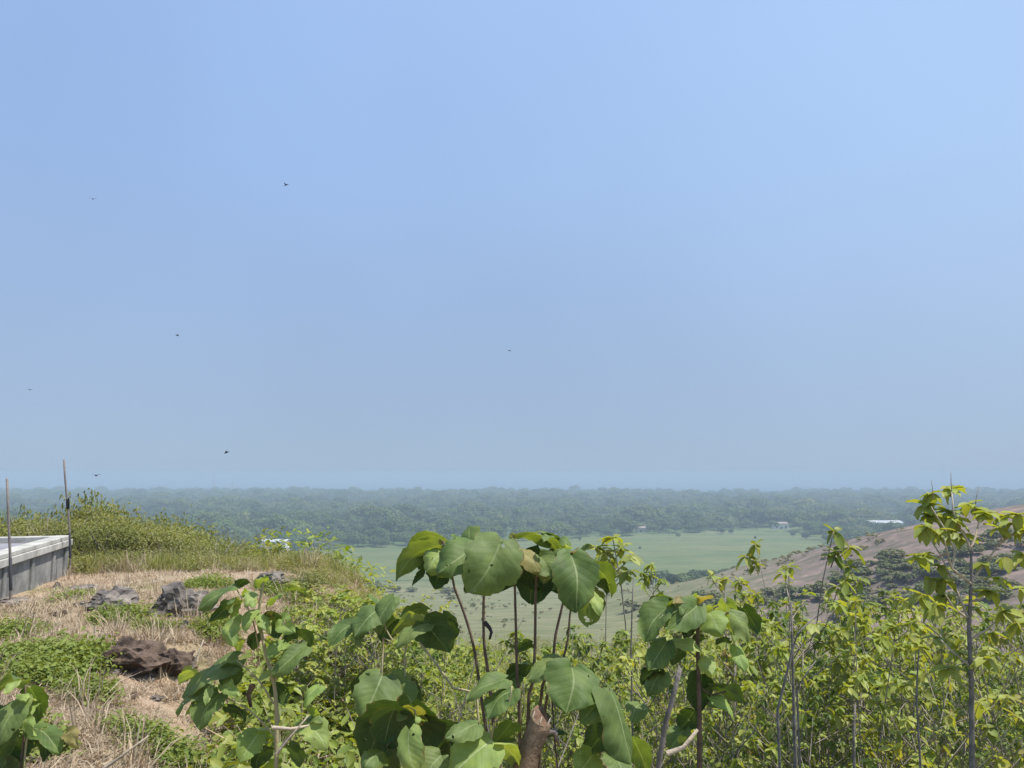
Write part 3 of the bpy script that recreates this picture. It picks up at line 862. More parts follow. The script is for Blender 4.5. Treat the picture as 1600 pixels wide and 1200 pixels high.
def big_plant(name, label, Y, leaves, stems, base_px, twigs=(), group=None):
    bx = at(base_px[0], base_px[1], Y)
    g = gz(bx.x, Y)
    root = Vector((bx.x, Y, g - .04))
    e = empty(name, root)
    rl = random.Random(name)
    leaves = list(leaves)
    for q in range(int(len(leaves) * .55)):      # smaller leaves between the big ones
        x0, y0, x1, y1, w, ty = leaves[rl.randrange(len(leaves))][:6]
        k_ = rl.uniform(.3, .6); an = rl.uniform(-.9, .9); dx, dy = (x1 - x0) * k_, (y1 - y0) * k_
        ox, oy = rl.gauss(0, 9), rl.gauss(5, 8)
        leaves.append((x0 + ox, y0 + oy, x0 + ox + dx * math.cos(an) - dy * math.sin(an), y0 + oy + abs(dx * math.sin(an) + dy * math.cos(an)) + 4, max(w * k_ * 1.1, 12), rl.choice('PTVDDLR'),
                       {'b': rl.uniform(-.06, .14), 'm': rl.choice([None, None, 'p', None, 'y'] if q % 5 == 0 else [None, 'p'])}))
    for i, lf in enumerate(leaves):
        x0, y0, x1, y1, w, ty = lf[:6]
        opt = lf[6] if len(lf) > 6 else {}
        yb = Y + opt.get('b', 0.); dt = opt.get('t', {'P': -.10, 'T': -.06, 'V': .10, 'D': .06, 'L': -.05, 'R': -.05}[ty])
        n = Vector(NRM[ty]) + Vector((random.uniform(-.45, .45), random.uniform(-.25, .25), random.uniform(-.25, .25)))
        Bp, Tp = at(x0, y0, yb), at(x1, y1, yb + dt)
        mat = {'p': M_leaf_pale, 'y': M_leaf_dull}.get(opt.get('m'), M_leaf_shaded if ty == 'D' else M_leaf)
        leaf_obj(Bp, Tp, n, w * 1.02 / F * Y, mat, e, root, bend=opt.get('bend', .18), cup=opt.get('cup', random.uniform(.08, .2)), wave=random.uniform(.03, .08), seed=i * 13 + int(Y * 100) + int(x0))
    for st in stems:
        pts, r, ty = st[:3]
        dy = st[3] if len(st) > 3 else 0.
        P = [at(px, py, Y + dy * (1 - k / max(len(pts) - 1, 1))) for k, (px, py) in enumerate(pts)]
        if len(st) <= 4: P = P + [root + Vector((random.uniform(-.05, .05), random.uniform(-.05, .05), 0))]
        P = P[::-1]
        n = len(P)
        # soften the polyline
        Q = []
        for k in range(n - 1):
            for q in range(3):
                a = q / 3; p0, p1, p2, p3 = P[max(k - 1, 0)], P[k], P[k + 1], P[min(k + 2, n - 1)]
                Q.append(.5 * ((2 * p1) + (p2 - p0) * a + (2 * p0 - 5 * p1 + 4 * p2 - p3) * a * a + (3 * p1 - p0 - 3 * p2 + p3) * a ** 3))
        Q.append(P[-1])
        rr = r * .72 / F * Y
        MB().add(tube([p - root for p in Q], [rr * (1.25 - .6 * k / len(Q)) for k in range(len(Q))], 7)).build("stem", M_stem if ty == 'd' else M_stem_g, e)
    return tag(e, label, "plant", group)

p = {'m': 'p'}
big_plant("tall_broadleaf_plant", "tallest broad leaved plant, a clump of bare brown shoots in the middle", 3.15, [
    (690, 852, 618, 902, 46, 'V', {'bend': .38}), (697, 850, 640, 848, 34, 'V', {'b': .12, 'bend': .3}),
    (694, 860, 668, 893, 50, 'T', p), (742, 850, 684, 897, 62, 'P', {'b': -.05}), (784, 843, 738, 925, 86, 'P', {'b': -.12, 'bend': .12}),
    (736, 853, 732, 822, 46, 'V', {'b': .15}), (712, 852, 696, 846, 18, 'V', p), (695, 888, 680, 918, 40, 'D', {'b': .08}),
    (662, 886, 645, 912, 12, 'D'), (735, 900, 728, 925, 24, 'D', {'b': .1}), (803, 868, 784, 922, 40, 'D', {'b': .1}),
    (808, 842, 876, 868, 40, 'V', {'bend': .35}), (845, 838, 884, 872, 44, 'V', {'b': .14, 'bend': .3}), (806, 858, 845, 893, 36, 'T', {'m': 'y', 'b': -.05}),
    (848, 862, 828, 942, 74, 'D', {'b': .08, 'bend': .1}), (822, 870, 812, 915, 40, 'D', {'b': .12}), (860, 872, 872, 925, 50, 'D', {'b': .1}),
    (893, 868, 900, 957, 66, 'P', {'b': -.08}), (897, 884, 925, 852, 24, 'L'), (918, 882, 956, 932, 46, 'V', {'b': .02}),
    (908, 918, 922, 974, 54, 'V', {'b': .06}), (922, 925, 938, 958, 24, 'P', {'b': -.03, 'm': 'p'}), (892, 868, 906, 858, 16, 'T', {'m': 'y'}),
    (690, 850, 688, 840, 10, 'T', {'m': 'y', 't': 0}), (803, 842, 800, 832, 12, 'T', {'m': 'y', 't': 0}), (722, 850, 734, 844, 16, 'T', {'m': 'y', 't': 0}),
    (770, 846, 752, 872, 40, 'T', {'b': .06}), (716, 846, 704, 872, 36, 'T', {'b': .04}), (872, 858, 888, 880, 34, 'T', {}), (842, 868, 862, 905, 40, 'T', {'b': -.02}), (818, 880, 842, 918, 40, 'D', {'b': .0}), (762, 872, 770, 912, 34, 'D', {'b': .1}), (670, 868, 655, 890, 26, 'D', {'b': .1}), (885, 850, 868, 842, 22, 'V', {'b': .1}), (940, 905, 950, 925, 22, 'D', {'b': .1}),
    (860, 840, 838, 832, 26, 'V', {'b': .1}), (775, 850, 800, 846, 30, 'T', {'b': .08}),
    (832, 1006, 806, 1016, 24, 'D', {'b': .05}), (826, 1038, 792, 1062, 34, 'D', {'b': .05})],
    [([(692, 845), (703, 880), (710, 918), (724, 955), (741, 1015), (756, 1120), (770, 1210)], 3.0, 'd'), ([(788, 872), (770, 903), (757, 920), (756, 1000), (763, 1055), (772, 1140), (782, 1210)], 3.4, 'd'),
     ([(803, 838), (804, 900), (806, 980), (808, 1060), (812, 1140)], 3.2, 'd'), ([(850, 862), (838, 900), (836, 1000), (833, 1065), (824, 1150)], 3.4, 'd'),
     ([(893, 866), (880, 940), (868, 992), (862, 1040), (840, 1140)], 3.2, 'd'), ([(908, 905), (892, 950), (887, 1000), (872, 1060), (846, 1150)], 2.6, 'd')], (826, 1200))

big_plant("low_broadleaf_plant", "broad leaved plant with pale leaf stalks, just left of the tallest one", 3.05, [
    (589, 953, 553, 992, 44, 'P', {}), (616, 934, 588, 988, 34, 'L', {}), (556, 972, 515, 1012, 34, 'T', {}), (592, 946, 574, 932, 28, 'V', {'b': .08}),
    (618, 968, 598, 1000, 42, 'D', {'b': .1}), (670, 962, 626, 962, 36, 'V', {'b': .08, 'bend': .35}), (670, 968, 612, 993, 26, 'V', {'m': 'p', 'bend': .2}),
    (670, 975, 618, 1010, 28, 'T', {}), (662, 970, 702, 1020, 56, 'D', {'b': -.02}), (690, 962, 708, 1000, 30, 'D', {'b': .08}),
    (597, 1056, 566, 1126, 66, 'P', {'b': -.05}), (610, 1060, 648, 1102, 46, 'T', {}), (640, 1066, 655, 1104, 30, 'D', {'b': .08})],
    [([(592, 950), (604, 985), (614, 1008), (596, 1054)], 2.0, 'p'), ([(668, 968), (636, 1005), (633, 1062), (640, 1120)], 2.0, 'p'),
     ([(655, 1004), (668, 1020), (708, 1075), (748, 1140)], 2.6, 'p'), ([(597, 1056), (615, 1100), (640, 1160)], 2.4, 'p')], (655, 1200))

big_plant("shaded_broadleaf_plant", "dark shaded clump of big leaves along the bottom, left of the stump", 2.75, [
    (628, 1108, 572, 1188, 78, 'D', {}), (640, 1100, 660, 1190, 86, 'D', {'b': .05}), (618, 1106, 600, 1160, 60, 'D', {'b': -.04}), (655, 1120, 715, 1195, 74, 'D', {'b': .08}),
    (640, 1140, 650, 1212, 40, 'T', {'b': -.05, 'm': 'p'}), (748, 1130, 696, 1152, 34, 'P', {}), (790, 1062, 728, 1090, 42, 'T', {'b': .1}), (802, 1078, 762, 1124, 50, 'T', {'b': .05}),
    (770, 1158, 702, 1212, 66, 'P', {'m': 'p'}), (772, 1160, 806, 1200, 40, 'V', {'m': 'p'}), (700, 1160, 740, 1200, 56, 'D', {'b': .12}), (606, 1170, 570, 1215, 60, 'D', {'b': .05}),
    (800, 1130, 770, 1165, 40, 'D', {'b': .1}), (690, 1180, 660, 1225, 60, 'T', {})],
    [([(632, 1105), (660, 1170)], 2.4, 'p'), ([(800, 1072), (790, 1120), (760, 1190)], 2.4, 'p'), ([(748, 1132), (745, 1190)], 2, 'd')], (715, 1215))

big_plant("drooping_broadleaf_plant", "broad leaved plant with one long folded leaf, right of the stump", 2.95, [
    (893, 1042, 826, 1058, 52, 'T', {'b': .03}), (893, 1042, 884, 1116, 84, 'P', {}), (952, 1082, 908, 1124, 46, 'P', {'b': .02}), (952, 1080, 988, 1214, 64, 'R', {'b': -.05, 'bend': .1, 'cup': .35}),
    (955, 1136, 912, 1188, 40, 'D', {}), (985, 1150, 1012, 1210, 40, 'V', {}), (925, 1180, 900, 1216, 44, 'P', {'m': 'p'}), (905, 1050, 930, 1062, 24, 'D', {'b': .06}),
    (880, 1142, 848, 1150, 26, 'D', {}), (955, 1180, 975, 1215, 50, 'T', {'b': -.1})],
    [([(893, 1042), (915, 1072), (950, 1082), (948, 1150)], 2.2, 'd'), ([(893, 1044), (872, 1090), (866, 1150)], 1.8, 'd')], (925, 1210))

big_plant("ragged_broadleaf_plant", "ragged pale green plant on a stout brown stem beside a dead pole", 3.7, [
    (1048, 946, 1008, 1006, 50, 'L', {}), (1090, 945, 1040, 988, 46, 'P', {}), (1042, 1002, 1012, 1049, 38, 'P', {}), (1046, 1006, 1100, 1020, 26, 'T', p), (1108, 958, 1126, 990, 44, 'P', p),
    (1140, 955, 1170, 1005, 34, 'R', {}), (1134, 942, 1148, 990, 26, 'V', p), (1050, 940, 1010, 945, 26, 'D', {'b': .1}), (1052, 936, 1022, 934, 20, 'V', {'b': .1}),
    (1096, 1054, 1090, 1112, 40, 'D', {}), (1030, 1042, 1002, 1066, 30, 'D', {}), (1036, 1050, 1012, 1084, 34, 'T', {}), (1108, 1075, 1164, 1100, 34, 'D', {}), (1110, 1090, 1150, 1122, 30, 'T', p),
    (1070, 935, 1052, 944, 18, 'T', {'m': 'y'}), (1105, 932, 1090, 945, 24, 'V', {'m': 'y'}), (1100, 995, 1086, 1000, 22, 'D', {}), (1104, 1024, 1112, 1054, 26, 'P', p), (1140, 1000, 1118, 1004, 14, 'D', {}),
    (1060, 1012, 1052, 1040, 26, 'D', {}), (1150, 1010, 1164, 1050, 24, 'P', p), (1160, 950, 1186, 985, 32, 'D', {'b': .1}), (1085, 960, 1070, 1000, 22, 'D', {'b': .05}),
    (1000, 1100, 985, 1130, 34, 'P', {'b': .1}), (1070, 1140, 1046, 1170, 36, 'T', {'b': .1}), (1085, 1110, 1062, 1138, 36, 'D', {'b': .1})],
    [([(1092, 950), (1090, 1000), (1092, 1080), (1093, 1200)], 5.0, 'd'), ([(1092, 985), (1070, 962), (1048, 948)], 1.8, 'd', 0, 1), ([(1091, 990), (1115, 970), (1140, 956)], 1.8, 'd', 0, 1),
     ([(1092, 1030), (1065, 1010), (1042, 1003)], 1.6, 'd', 0, 1), ([(1092, 1070), (1110, 1085), (1135, 1080)], 1.6, 'd', 0, 1)], (1093, 1230))

big_plant("pale_broadleaf_plant", "pale green broad leaved plant in front of the big dark rock", 3.6, [
    (368, 916, 309, 953, 32, 'T', {}), (365, 940, 326, 972, 24, 'D', {'b': .06}), (366, 964, 364, 1010, 30, 'P', p), (398, 953, 380, 980, 24, 'P', p), (375, 938, 360, 958, 18, 'V', p),
    (440, 968, 462, 990, 28, 'P', p), (425, 958, 434, 996, 30, 'D', {}), (450, 920, 478, 925, 20, 'V', {'b': .2}), (420, 945, 440, 930, 18, 'P', p), (405, 918, 412, 902, 20, 'T', p),
    (448, 1006, 420, 1026, 26, 'P', p), (478, 1012, 424, 1056, 34, 'P', {}), (440, 1048, 404, 1062, 20, 'T', p), (445, 1000, 470, 985, 26, 'D', {}), (468, 985, 486, 1010, 24, 'D', {}),
    (372, 1030, 282, 1086, 44, 'T', {'b': .05}), (362, 1038, 352, 1082, 34, 'D', {}), (330, 1078, 272, 1110, 28, 'T', {}), (344, 1084, 310, 1138, 46, 'P', {}), (348, 1070, 372, 1088, 22, 'P', p),
    (500, 1072, 476, 1104, 26, 'P', p), (474, 1126, 510, 1166, 42, 'P', p), (404, 1146, 376, 1190, 38, 'P', p), (400, 1140, 428, 1150, 26, 'V', p), (395, 925, 385, 946, 18, 'P', p),
    (402, 990, 396, 1016, 22, 'D', {}), (415, 1000, 430, 1024, 24, 'V', p), (380, 1000, 372, 1018, 16, 'V', p), (430, 1070, 450, 1100, 26, 'D', {}), (355, 1105, 385, 1125, 24, 'D', {}),
    (408, 960, 415, 985, 20, 'P', p), (385, 905, 372, 918, 22, 'D', {}), (300, 1045, 280, 1065, 22, 'V', p), (418, 1166, 400, 1200, 30, 'D', {}), (450, 1165, 470, 1198, 30, 'D', {})],
    [([(412, 908), (405, 960), (415, 1020), (430, 1080), (432, 1180)], 4.0, 'p'), ([(368, 918), (392, 960), (404, 1010)], 1.6, 'p', 0, 1), ([(470, 1000), (440, 1030), (428, 1075)], 1.8, 'p', 0, 1),
     ([(370, 1032), (402, 1060), (428, 1100)], 1.8, 'p', 0, 1), ([(472, 1128), (450, 1150), (432, 1178)], 1.8, 'p', 0, 1), ([(344, 1086), (390, 1110), (430, 1150)], 1.6, 'p', 0, 1)], (430, 1230))

big_plant("corner_broadleaf_plant", "broad leaved plant in the bottom left corner", 3.3, [
    (34, 1062, -8, 1080, 30, 'V', {}), (38, 1092, -4, 1164, 46, 'P', {}), (46, 1076, 62, 1124, 34, 'V', {'b': .06}), (50, 1138, 94, 1176, 36, 'T', {}), (50, 1140, 72, 1186, 30, 'D', {'b': .06}),
    (30, 1150, 0, 1205, 46, 'D', {}), (40, 1122, 60, 1150, 20, 'P', p), (30, 1085, 40, 1096, 16, 'T', p), (104, 1145, 120, 1168, 22, 'P', {'m': 'y'}), (20, 1185, 40, 1230, 46, 'D', {}), (10, 1120, -30, 1140, 30, 'D', {})],
    [([(40, 1070), (38, 1120), (34, 1180)], 2.2, 'd'), ([(50, 1138), (38, 1190)], 2.0, 'p')], (34, 1215))

# stump, poles and dead sticks among them
M_cut = plain_mat("weathered_cut_wood", (.10, .055, .035), (.26, .17, .115), 30, .8, .2)
M_bark2 = plain_mat("reddish_bark", (.085, .055, .035), (.30, .215, .145), 14, .9, .9)
Y = 2.85
b0, b1 = at(815, 1215, Y), at(846, 1120, Y)
root = Vector((b0.x - .12, Y, gz(b0.x - .12, Y) - .05))
st = empty("tree_stump", root)
rr = 17 / F * Y
bark = MB().add(tube([root - root, b0 - root] + [(b0 * (1 - q) + b1 * q) - root + Vector((.004 * math.sin(q * 9), 0, 0)) for q in (.2, .4, .6, .8, .92, 1.0)], [rr * k for k in (1.15, 1.06, 1.02, 1.0, .98, 1.0, 1.02, .98)], 18))
ax = (b1 - b0).normalized()
side = ax.cross(Vector((0, 1, 0))).normalized()
for i, v in enumerate(bark.v):
    c = Vector(v); f = mnoise.noise(c * 40) * .006 + mnoise.noise(c * Vector((90, 90, 14))) * .004
    rad = (c - (b1 - root)); rad -= ax * rad.dot(ax); rad = rad.normalized() if rad.length > 1e-5 else Vector()
    top = max(0, 1 - (b1 - root - c).dot(ax) / .02)
    bark.v[i] = c + rad * f + ax * top * (rad.dot(side) * .012 + rad.y * .016 + mnoise.noise(c * 120) * .006)
bark.build("trunk", M_bark2, st)
cf = MB().add(tube([b1 - root - ax * .004, b1 - root + ax * .004], [rr * .86, rr * .74], 16))
for i, v in enumerate(cf.v):
    rad = Vector(v) - (b1 - root); rad -= ax * rad.dot(ax)
    cf.v[i] = Vector(v) + ax * (rad.dot(side) * .5 + rad.y * .65 + mnoise.noise(Vector(v) * 150) * .003)
cf.build("cut_face", M_cut, st)
for k in range(7):
    a_ = k * .9 + .3; d_ = side * math.cos(a_) + Vector((0, 1, 0)) * math.sin(a_)
    p0 = b1 - root + d_ * rr * .9
    MB().add(tube([p0 - ax * .01, p0 + ax * random.uniform(.008, .02) + d_ * .002], [.004, .001], 4)).build("splinter", M_wood, st)
MB().add(tube([b1 - root - ax * .05 - side * rr * .6, b1 - root - ax * .03 - side * rr * 1.5, b1 - root - ax * .055 - side * rr * 2.1 - Vector((0, 0, .02))], [rr * .35, rr * .28, rr * .1], 7)).build("torn_bark", M_bark, st)
tag(st, "sawn off stump with reddish bark and pale cut top at bottom centre", "stump")

M_grey = plain_mat("grey_dead_wood", (.10, .09, .085), (.28, .25, .22), 18, .9, .5)
stick([(1026, 1215), (1040, 1130), (1053, 1085), (1063, 1044)], 3.45, 4.2, "leaning grey dead pole left of the stout brown stem", M_grey, "dead_pole", taper=.8)
stick([(1042, 1178), (1068, 1168), (1090, 1140)], 3.6, 4.5, "short pale broken branch at the foot of the ragged plant", M_wood, "broken_branch")
stick([(426, 1137), (455, 1139), (482, 1134)], 3.5, 3.2, "pale horizontal stick at the foot of the pale green plant", M_wood)
stick([(432, 1178), (455, 1150), (482, 1118)], 3.45, 2.2, "thin slanting stick crossing the pale horizontal one", M_wood)
stick([(395, 1070), (388, 1086), (392, 1105)], 3.7, 5.0, "short cut stub with a white end inside the pale plant", M_bark2)
stick([(160, 1203), (185, 1185), (232, 1150)], 4.0, 2.6, "weathered stick lying at bottom left beside the corner plant", M_wood)
stick([(757, 972), (765, 981), (768, 988), (765, 999)], 3.12, 3.6, "withered black leaf curl hanging on a bare shoot", M_wrap, "withered_leaf")
stick([(300, 1045), (308, 1025), (318, 1000)], 5.6, 1.6, "thin upright twig right of the dark earth clods", M_wood, "twig")

# ------------------------------------------------------------------ saplings and weeds
M_sap = foliage_mat("sapling_leaves", [(.14, .22, .04), (.25, .33, .06), (.36, .41, .08), (.20, .28, .05), (.44, .44, .11), (.09, .14, .03), (.30, .30, .07)], .42, .5, .35, (1.4, 1.25, .35))
M_weed = foliage_mat("weed_leaves", [(.11, .17, .035), (.18, .235, .05), (.25, .29, .07), (.15, .20, .04)], .36, .55, .25, (1.35, 1.2, .4))
M_olive = foliage_mat("olive_shrub_leaves", [(.15, .18, .05), (.22, .235, .08), (.29, .28, .11), (.18, .21, .06), (.33, .30, .15)], .36, .6, .2)
M_straw = foliage_mat("dry_grass", [(.46, .38, .27), (.38, .30, .21), (.54, .46, .35), (.30, .22, .16), (.50, .37, .24)], .2, .7, .15, (1.1, 1.0, .8))
M_sap2 = foliage_mat('dark_sapling_leaves', [(.06, .11, .022), (.10, .16, .03), (.15, .20, .04), (.08, .13, .03)], .38, .5, .3, (1.4, 1.25, .35))
M_sapdry = foliage_mat('withering_leaves', [(.22, .24, .06), (.32, .27, .10), (.27, .30, .07), (.36, .25, .12)], .36, .6, .2, (1.3, 1.1, .5))
M_palescrub = foliage_mat('pale_scrub_leaves', [(.20, .22, .08), (.28, .29, .12), (.34, .32, .16), (.24, .25, .10)], .38, .6, .2)
M_twig = plain_mat("pale_twig", (.17, .145, .115), (.34, .30, .245), 10, .85, .3)

def leaf_faces(B, D, Nn, ln, wd, droop):
    """many small bent leaves at once: 8 vertices, 6 faces (as quads); arrays of base, direction, normal, length, width"""
    S = np.cross(D, Nn); S /= np.linalg.norm(S, axis=1, keepdims=True) + 1e-9
    n = len(B); out = []
    ts = [(.0, .12), (.28, .92), (.70, .88), (1.0, .14)]
    for t, w in ts:
        c = B + D * (ln * t)[:, None] - np.array([0, 0, 1.0]) * (droop * ln * t * t)[:, None]
        for sgn in (-1, 0, 1):
            out.append(c + S * (sgn * w * wd / 2)[:, None] + Nn * (abs(sgn) * .16 * wd)[:, None])
    V = np.stack(out, 1).reshape(-1, 3)
    f = []
    for i in range(3):
        for j in range(2): f.append((i * 3 + j, i * 3 + j + 1, (i + 1) * 3 + j + 1, (i + 1) * 3 + j))
    f = np.array(f)
    Fq = (np.arange(n)[:, None, None] * 12 + f[None]).reshape(-1, 4)
    return V, Fq

def whorl(r, c, k, ln, flat=.2):
    """k leaves spreading and drooping from a shoot tip"""
    a = r.uniform(0, 6.28) + np.arange(k) * 6.28 / k + r.normal(size=k) * .25
    el = r.uniform(-.9, .8, k)
    D = np.stack([np.cos(a) * np.cos(el), np.sin(a) * np.cos(el), np.sin(el)], 1)
    Nn = np.array([0, 0, 1.0]) - D * D[:, 2:3] + r.normal(size=(k, 3)) * .25
    Nn /= np.linalg.norm(Nn, axis=1, keepdims=True)
    l = ln * r.uniform(.65, 1.2, k)
    return np.repeat(np.array(c)[None], k, 0) + D * .01, D, Nn, l, l * r.uniform(.58, .85, k), r.uniform(.1, .7, k)

def cat_whorls(ws):
    return leaf_faces(*[np.concatenate([w[i] for w in ws]) for i in range(6)])

def sapling_proto(seed, h, nbr, ln, spread=.5, k=(6, 10), low=.06, extra=0, mat=None):
    r = np.random.default_rng(seed)
    mb = MB(); ws = []
    lean = r.normal(size=2) * .05 * h
    trunk = [np.array([lean[0] * t * t + .015 * h * math.sin(5 * t + seed), lean[1] * t * t, h * t - .1 * (t == 0)]) for t in np.linspace(0, 1, 7)]
    mb.add(tube(trunk, list(np.linspace(.007, .003, 7) * (h / 2) ** .6), 6))
    ws.append(whorl(r, trunk[-1], int(r.integers(*k)), ln))
    for i in range(nbr):
        t = r.uniform(low, .95); p = trunk[0] * (1 - t) + trunk[-1] * t
        a = r.uniform(0, 6.28); L = h * spread * (1.15 - t) * r.uniform(.5, 1.1) + .05
        d = np.array([math.cos(a), math.sin(a), r.uniform(.6, 1.5)]); d /= np.linalg.norm(d)
        mid = p + d * L * .55 + np.array([math.cos(a), math.sin(a), 0]) * L * .1; end = p + d * L
        mb.add(tube([p, mid, end], [.0045, .0035, .002], 4))
        ws.append(whorl(r, end, int(r.integers(*k)), ln * r.uniform(.75, 1.1)))
        if r.random() < .6: ws.append(whorl(r, mid + np.array([0, 0, .02]), int(r.integers(2, 5)), ln * .8))
    for i in range(extra):
        t = r.uniform(.1, .9); p = trunk[0] * (1 - t) + trunk[-1] * t
        ws.append(whorl(r, p, int(r.integers(2, 4)), ln * .8))
    V, Fq = cat_whorls(ws)
    return (mesh_obj("foliage", V, Fq, mat or M_sap, smooth=True, link=False).data, mesh_obj("stem", mb.v, mb.f, M_twig, smooth=True, link=False).data)

saps = [(sapling_proto(400 + i, 2.0, [26, 30, 34, 28, 36, 24, 32, 30][i], [.065, .055, .07, .05, .066, .08, .055, .06][i], mat=[None, None, None, M_sap2, None, None, M_sap2, M_sapdry][i], extra=[4, 9, 6, 10, 8, 5, 9, 8][i])) for i in range(8)]
thin = [(sapling_proto(420 + i, 2.0, 6, .085, .30, (6, 10), .55, 0)) for i in range(3)]

def place_sap(protos, x, y, h, label, group=None, name="sapling", rz=None, wide=1.0):
    f, s = random.choice(protos)
    e = empty(name, (x, y, gz(x, y) - .03)); e.rotation_euler = (random.gauss(0, .05), random.gauss(0, .05), random.uniform(0, 6.28) if rz is None else rz)
    k = h / 2.0; kw = max(k, .55) ** .75 * wide
    e.scale = (kw, kw, k)
    for nm, me in (("foliage", f), ("stem", s)):
        o = bpy.data.objects.new(nm, me); col.objects.link(o); o.parent = e
    return tag(e, label, "sapling", group)

# the few that stand out above the thicket
for px, top, Y, lab, pr, wide in [
        (988, 836, 13.0, "thin sparse sapling standing clear of the thicket in front of the pasture", thin, 1.6),
        (950, 862, 14.0, "short thin sapling just left of the sparse one before the pasture", thin, 1.3),
        (1021, 880, 15.0, "short thin sapling right of the sparse one before the pasture", thin, 1.0),
        (1243, 822, 10.5, "slender sapling with a lone tuft on top, in front of the brown spur", thin, 1.2),
        (1208, 850, 11.5, "slender sapling with two tufts left of the lone tuft one", thin, 1.0),
        (1345, 885, 11.0, "small sapling with a leafy head below the white shed", saps, .7),
        (1398, 878, 10.0, "small sapling close left of the branched young tree", thin, 1.0),
        (1130, 905, 8.5, "leafy sapling rising behind the ragged plant", saps, 1.0),
        (1232, 880, 7.5, "pale barked sapling with crooked grey branches in the right thicket", saps, 1.2)]:
    P = at(px, top, Y); g = gz(P.x, Y)
    place_sap(pr, P.x, Y, P.z - g, lab, wide=wide)

# the thicket on the right
def top_line(px):
    return float(np.interp(px, [430, 520, 600, 700, 800, 900, 1000, 1100, 1200, 1300, 1400, 1500, 1620], [985, 900, 925, 975, 985, 975, 965, 950, 925, 915, 915, 935, 930]))
n = 0; tries = 0
while n < 285 and tries < 9000:
    tries += 1
    px = random.uniform(560, 1660) if random.random() < .9 else random.uniform(450, 640)
    py = top_line(px) + abs(random.gauss(0, 95)) + random.uniform(0, 14)
    if py > 1190: continue
    Y = random.choice([random.uniform(6.5, 11), random.uniform(8, 18), random.uniform(11, 30)])
    P = at(px, py, Y); g = gz(P.x, Y); h = P.z - g
    if not (.7 < h < 3.4): continue
    if Y < 7 and 560 < px < 1010 and py < 1080: continue
    where = next(w for lim, w in ((700, "on the bank left of the tallest plant"), (960, "behind the tallest plant's bare shoots"), (1010, "just right of the tallest plant"), (1180, "around the ragged plant"),
                                  (1330, "between the ragged plant and the white shed"), (1470, "left of the branched young tree, below the shed"), (9999, "around the branched young tree's trunk")) if px < lim)
    lab = ("near" if Y < 10 else "distant") + " yellow green sapling " + where
    grp = ("near" if Y < 10 else "distant") + " saplings " + where
    place_sap(saps if random.random() < .85 else thin, P.x, Y, h, lab, grp, wide=random.uniform(.7, 1.15))
    n += 1

# undergrowth: uncountable weeds, dry stalks and straw between the saplings
def weed_proto(seed, n, w, h, leaf, mat):
    r = np.random.default_rng(seed)
    a = r.uniform(0, 6.28, n); q = np.sqrt(r.uniform(0, 1, n)) * w / 2
    B = np.stack([np.cos(a) * q, np.sin(a) * q, r.uniform(.05, 1, n) * h * (1 - (q / w) ** 1.5)], 1)
    el = r.uniform(-.5, .9, n); aa = r.uniform(0, 6.28, n)
    D = np.stack([np.cos(aa) * np.cos(el), np.sin(aa) * np.cos(el), np.sin(el)], 1)
    Nn = np.array([0, 0, 1.0]) - D * D[:, 2:3] + r.normal(size=(n, 3)) * .3
    Nn /= np.linalg.norm(Nn, axis=1, keepdims=True)
    l = leaf * r.uniform(.6, 1.3, n)
    V, Fq = leaf_faces(B, D, Nn, l, l * r.uniform(.4, .62, n), r.uniform(.1, .6, n))
    return mesh_obj("weed", V, Fq, mat, smooth=True, link=False).data
def straw_proto(seed, n, w, h, mat, wid=.006, lay=.6):
    r = np.random.default_rng(seed)
    a = r.uniform(0, 6.28, n); q = np.sqrt(r.uniform(0, 1, n)) * w / 2
    B = np.stack([np.cos(a) * q, np.sin(a) * q, np.full(n, -.02)], 1)
    aa = r.uniform(0, 6.28, n); el = np.clip(r.normal(lay, .35, n), .02, 1.5)
    D = np.stack([np.cos(aa) * np.cos(el), np.sin(aa) * np.cos(el), np.sin(el)], 1)
    S = np.stack([-np.sin(aa), np.cos(aa), np.zeros(n)], 1)
    L = h * r.uniform(.5, 1.25, n); ww = wid * r.uniform(.7, 1.4, n)
    p0, p1 = B - S * ww[:, None], B + S * ww[:, None]
    m = B + D * (L * .55)[:, None]; tip = B + D * L[:, None] - np.array([0, 0, 1.0]) * (.22 * L)[:, None]
    V = np.stack([p0, p1, m + S * ww[:, None] * .8, m - S * ww[:, None] * .8, tip + S * ww[:, None] * .15, tip - S * ww[:, None] * .15], 1).reshape(-1, 3)
    o = np.arange(n) * 6
    Fq = np.concatenate([np.stack([o, o + 1, o + 2, o + 3], 1), np.stack([o + 3, o + 2, o + 4, o + 5], 1)])
    return mesh_obj("straw", V, Fq, mat, link=False).data

weeds = [weed_proto(500 + i, 80, .5, .38, .06, M_weed) for i in range(3)] + [weed_proto(510 + i, 60, .55, .5, .085, M_sap) for i in range(3)]
straws = [straw_proto(520 + i, 80, .34, .17, M_straw, .0038, .45) for i in range(3)] + [straw_proto(530 + i, 26, .3, .55, M_straw, .005, 1.15) for i in range(2)]
lowgreen = [weed_proto(540 + i, 90, .3, .09, .026, M_weed) for i in range(3)]

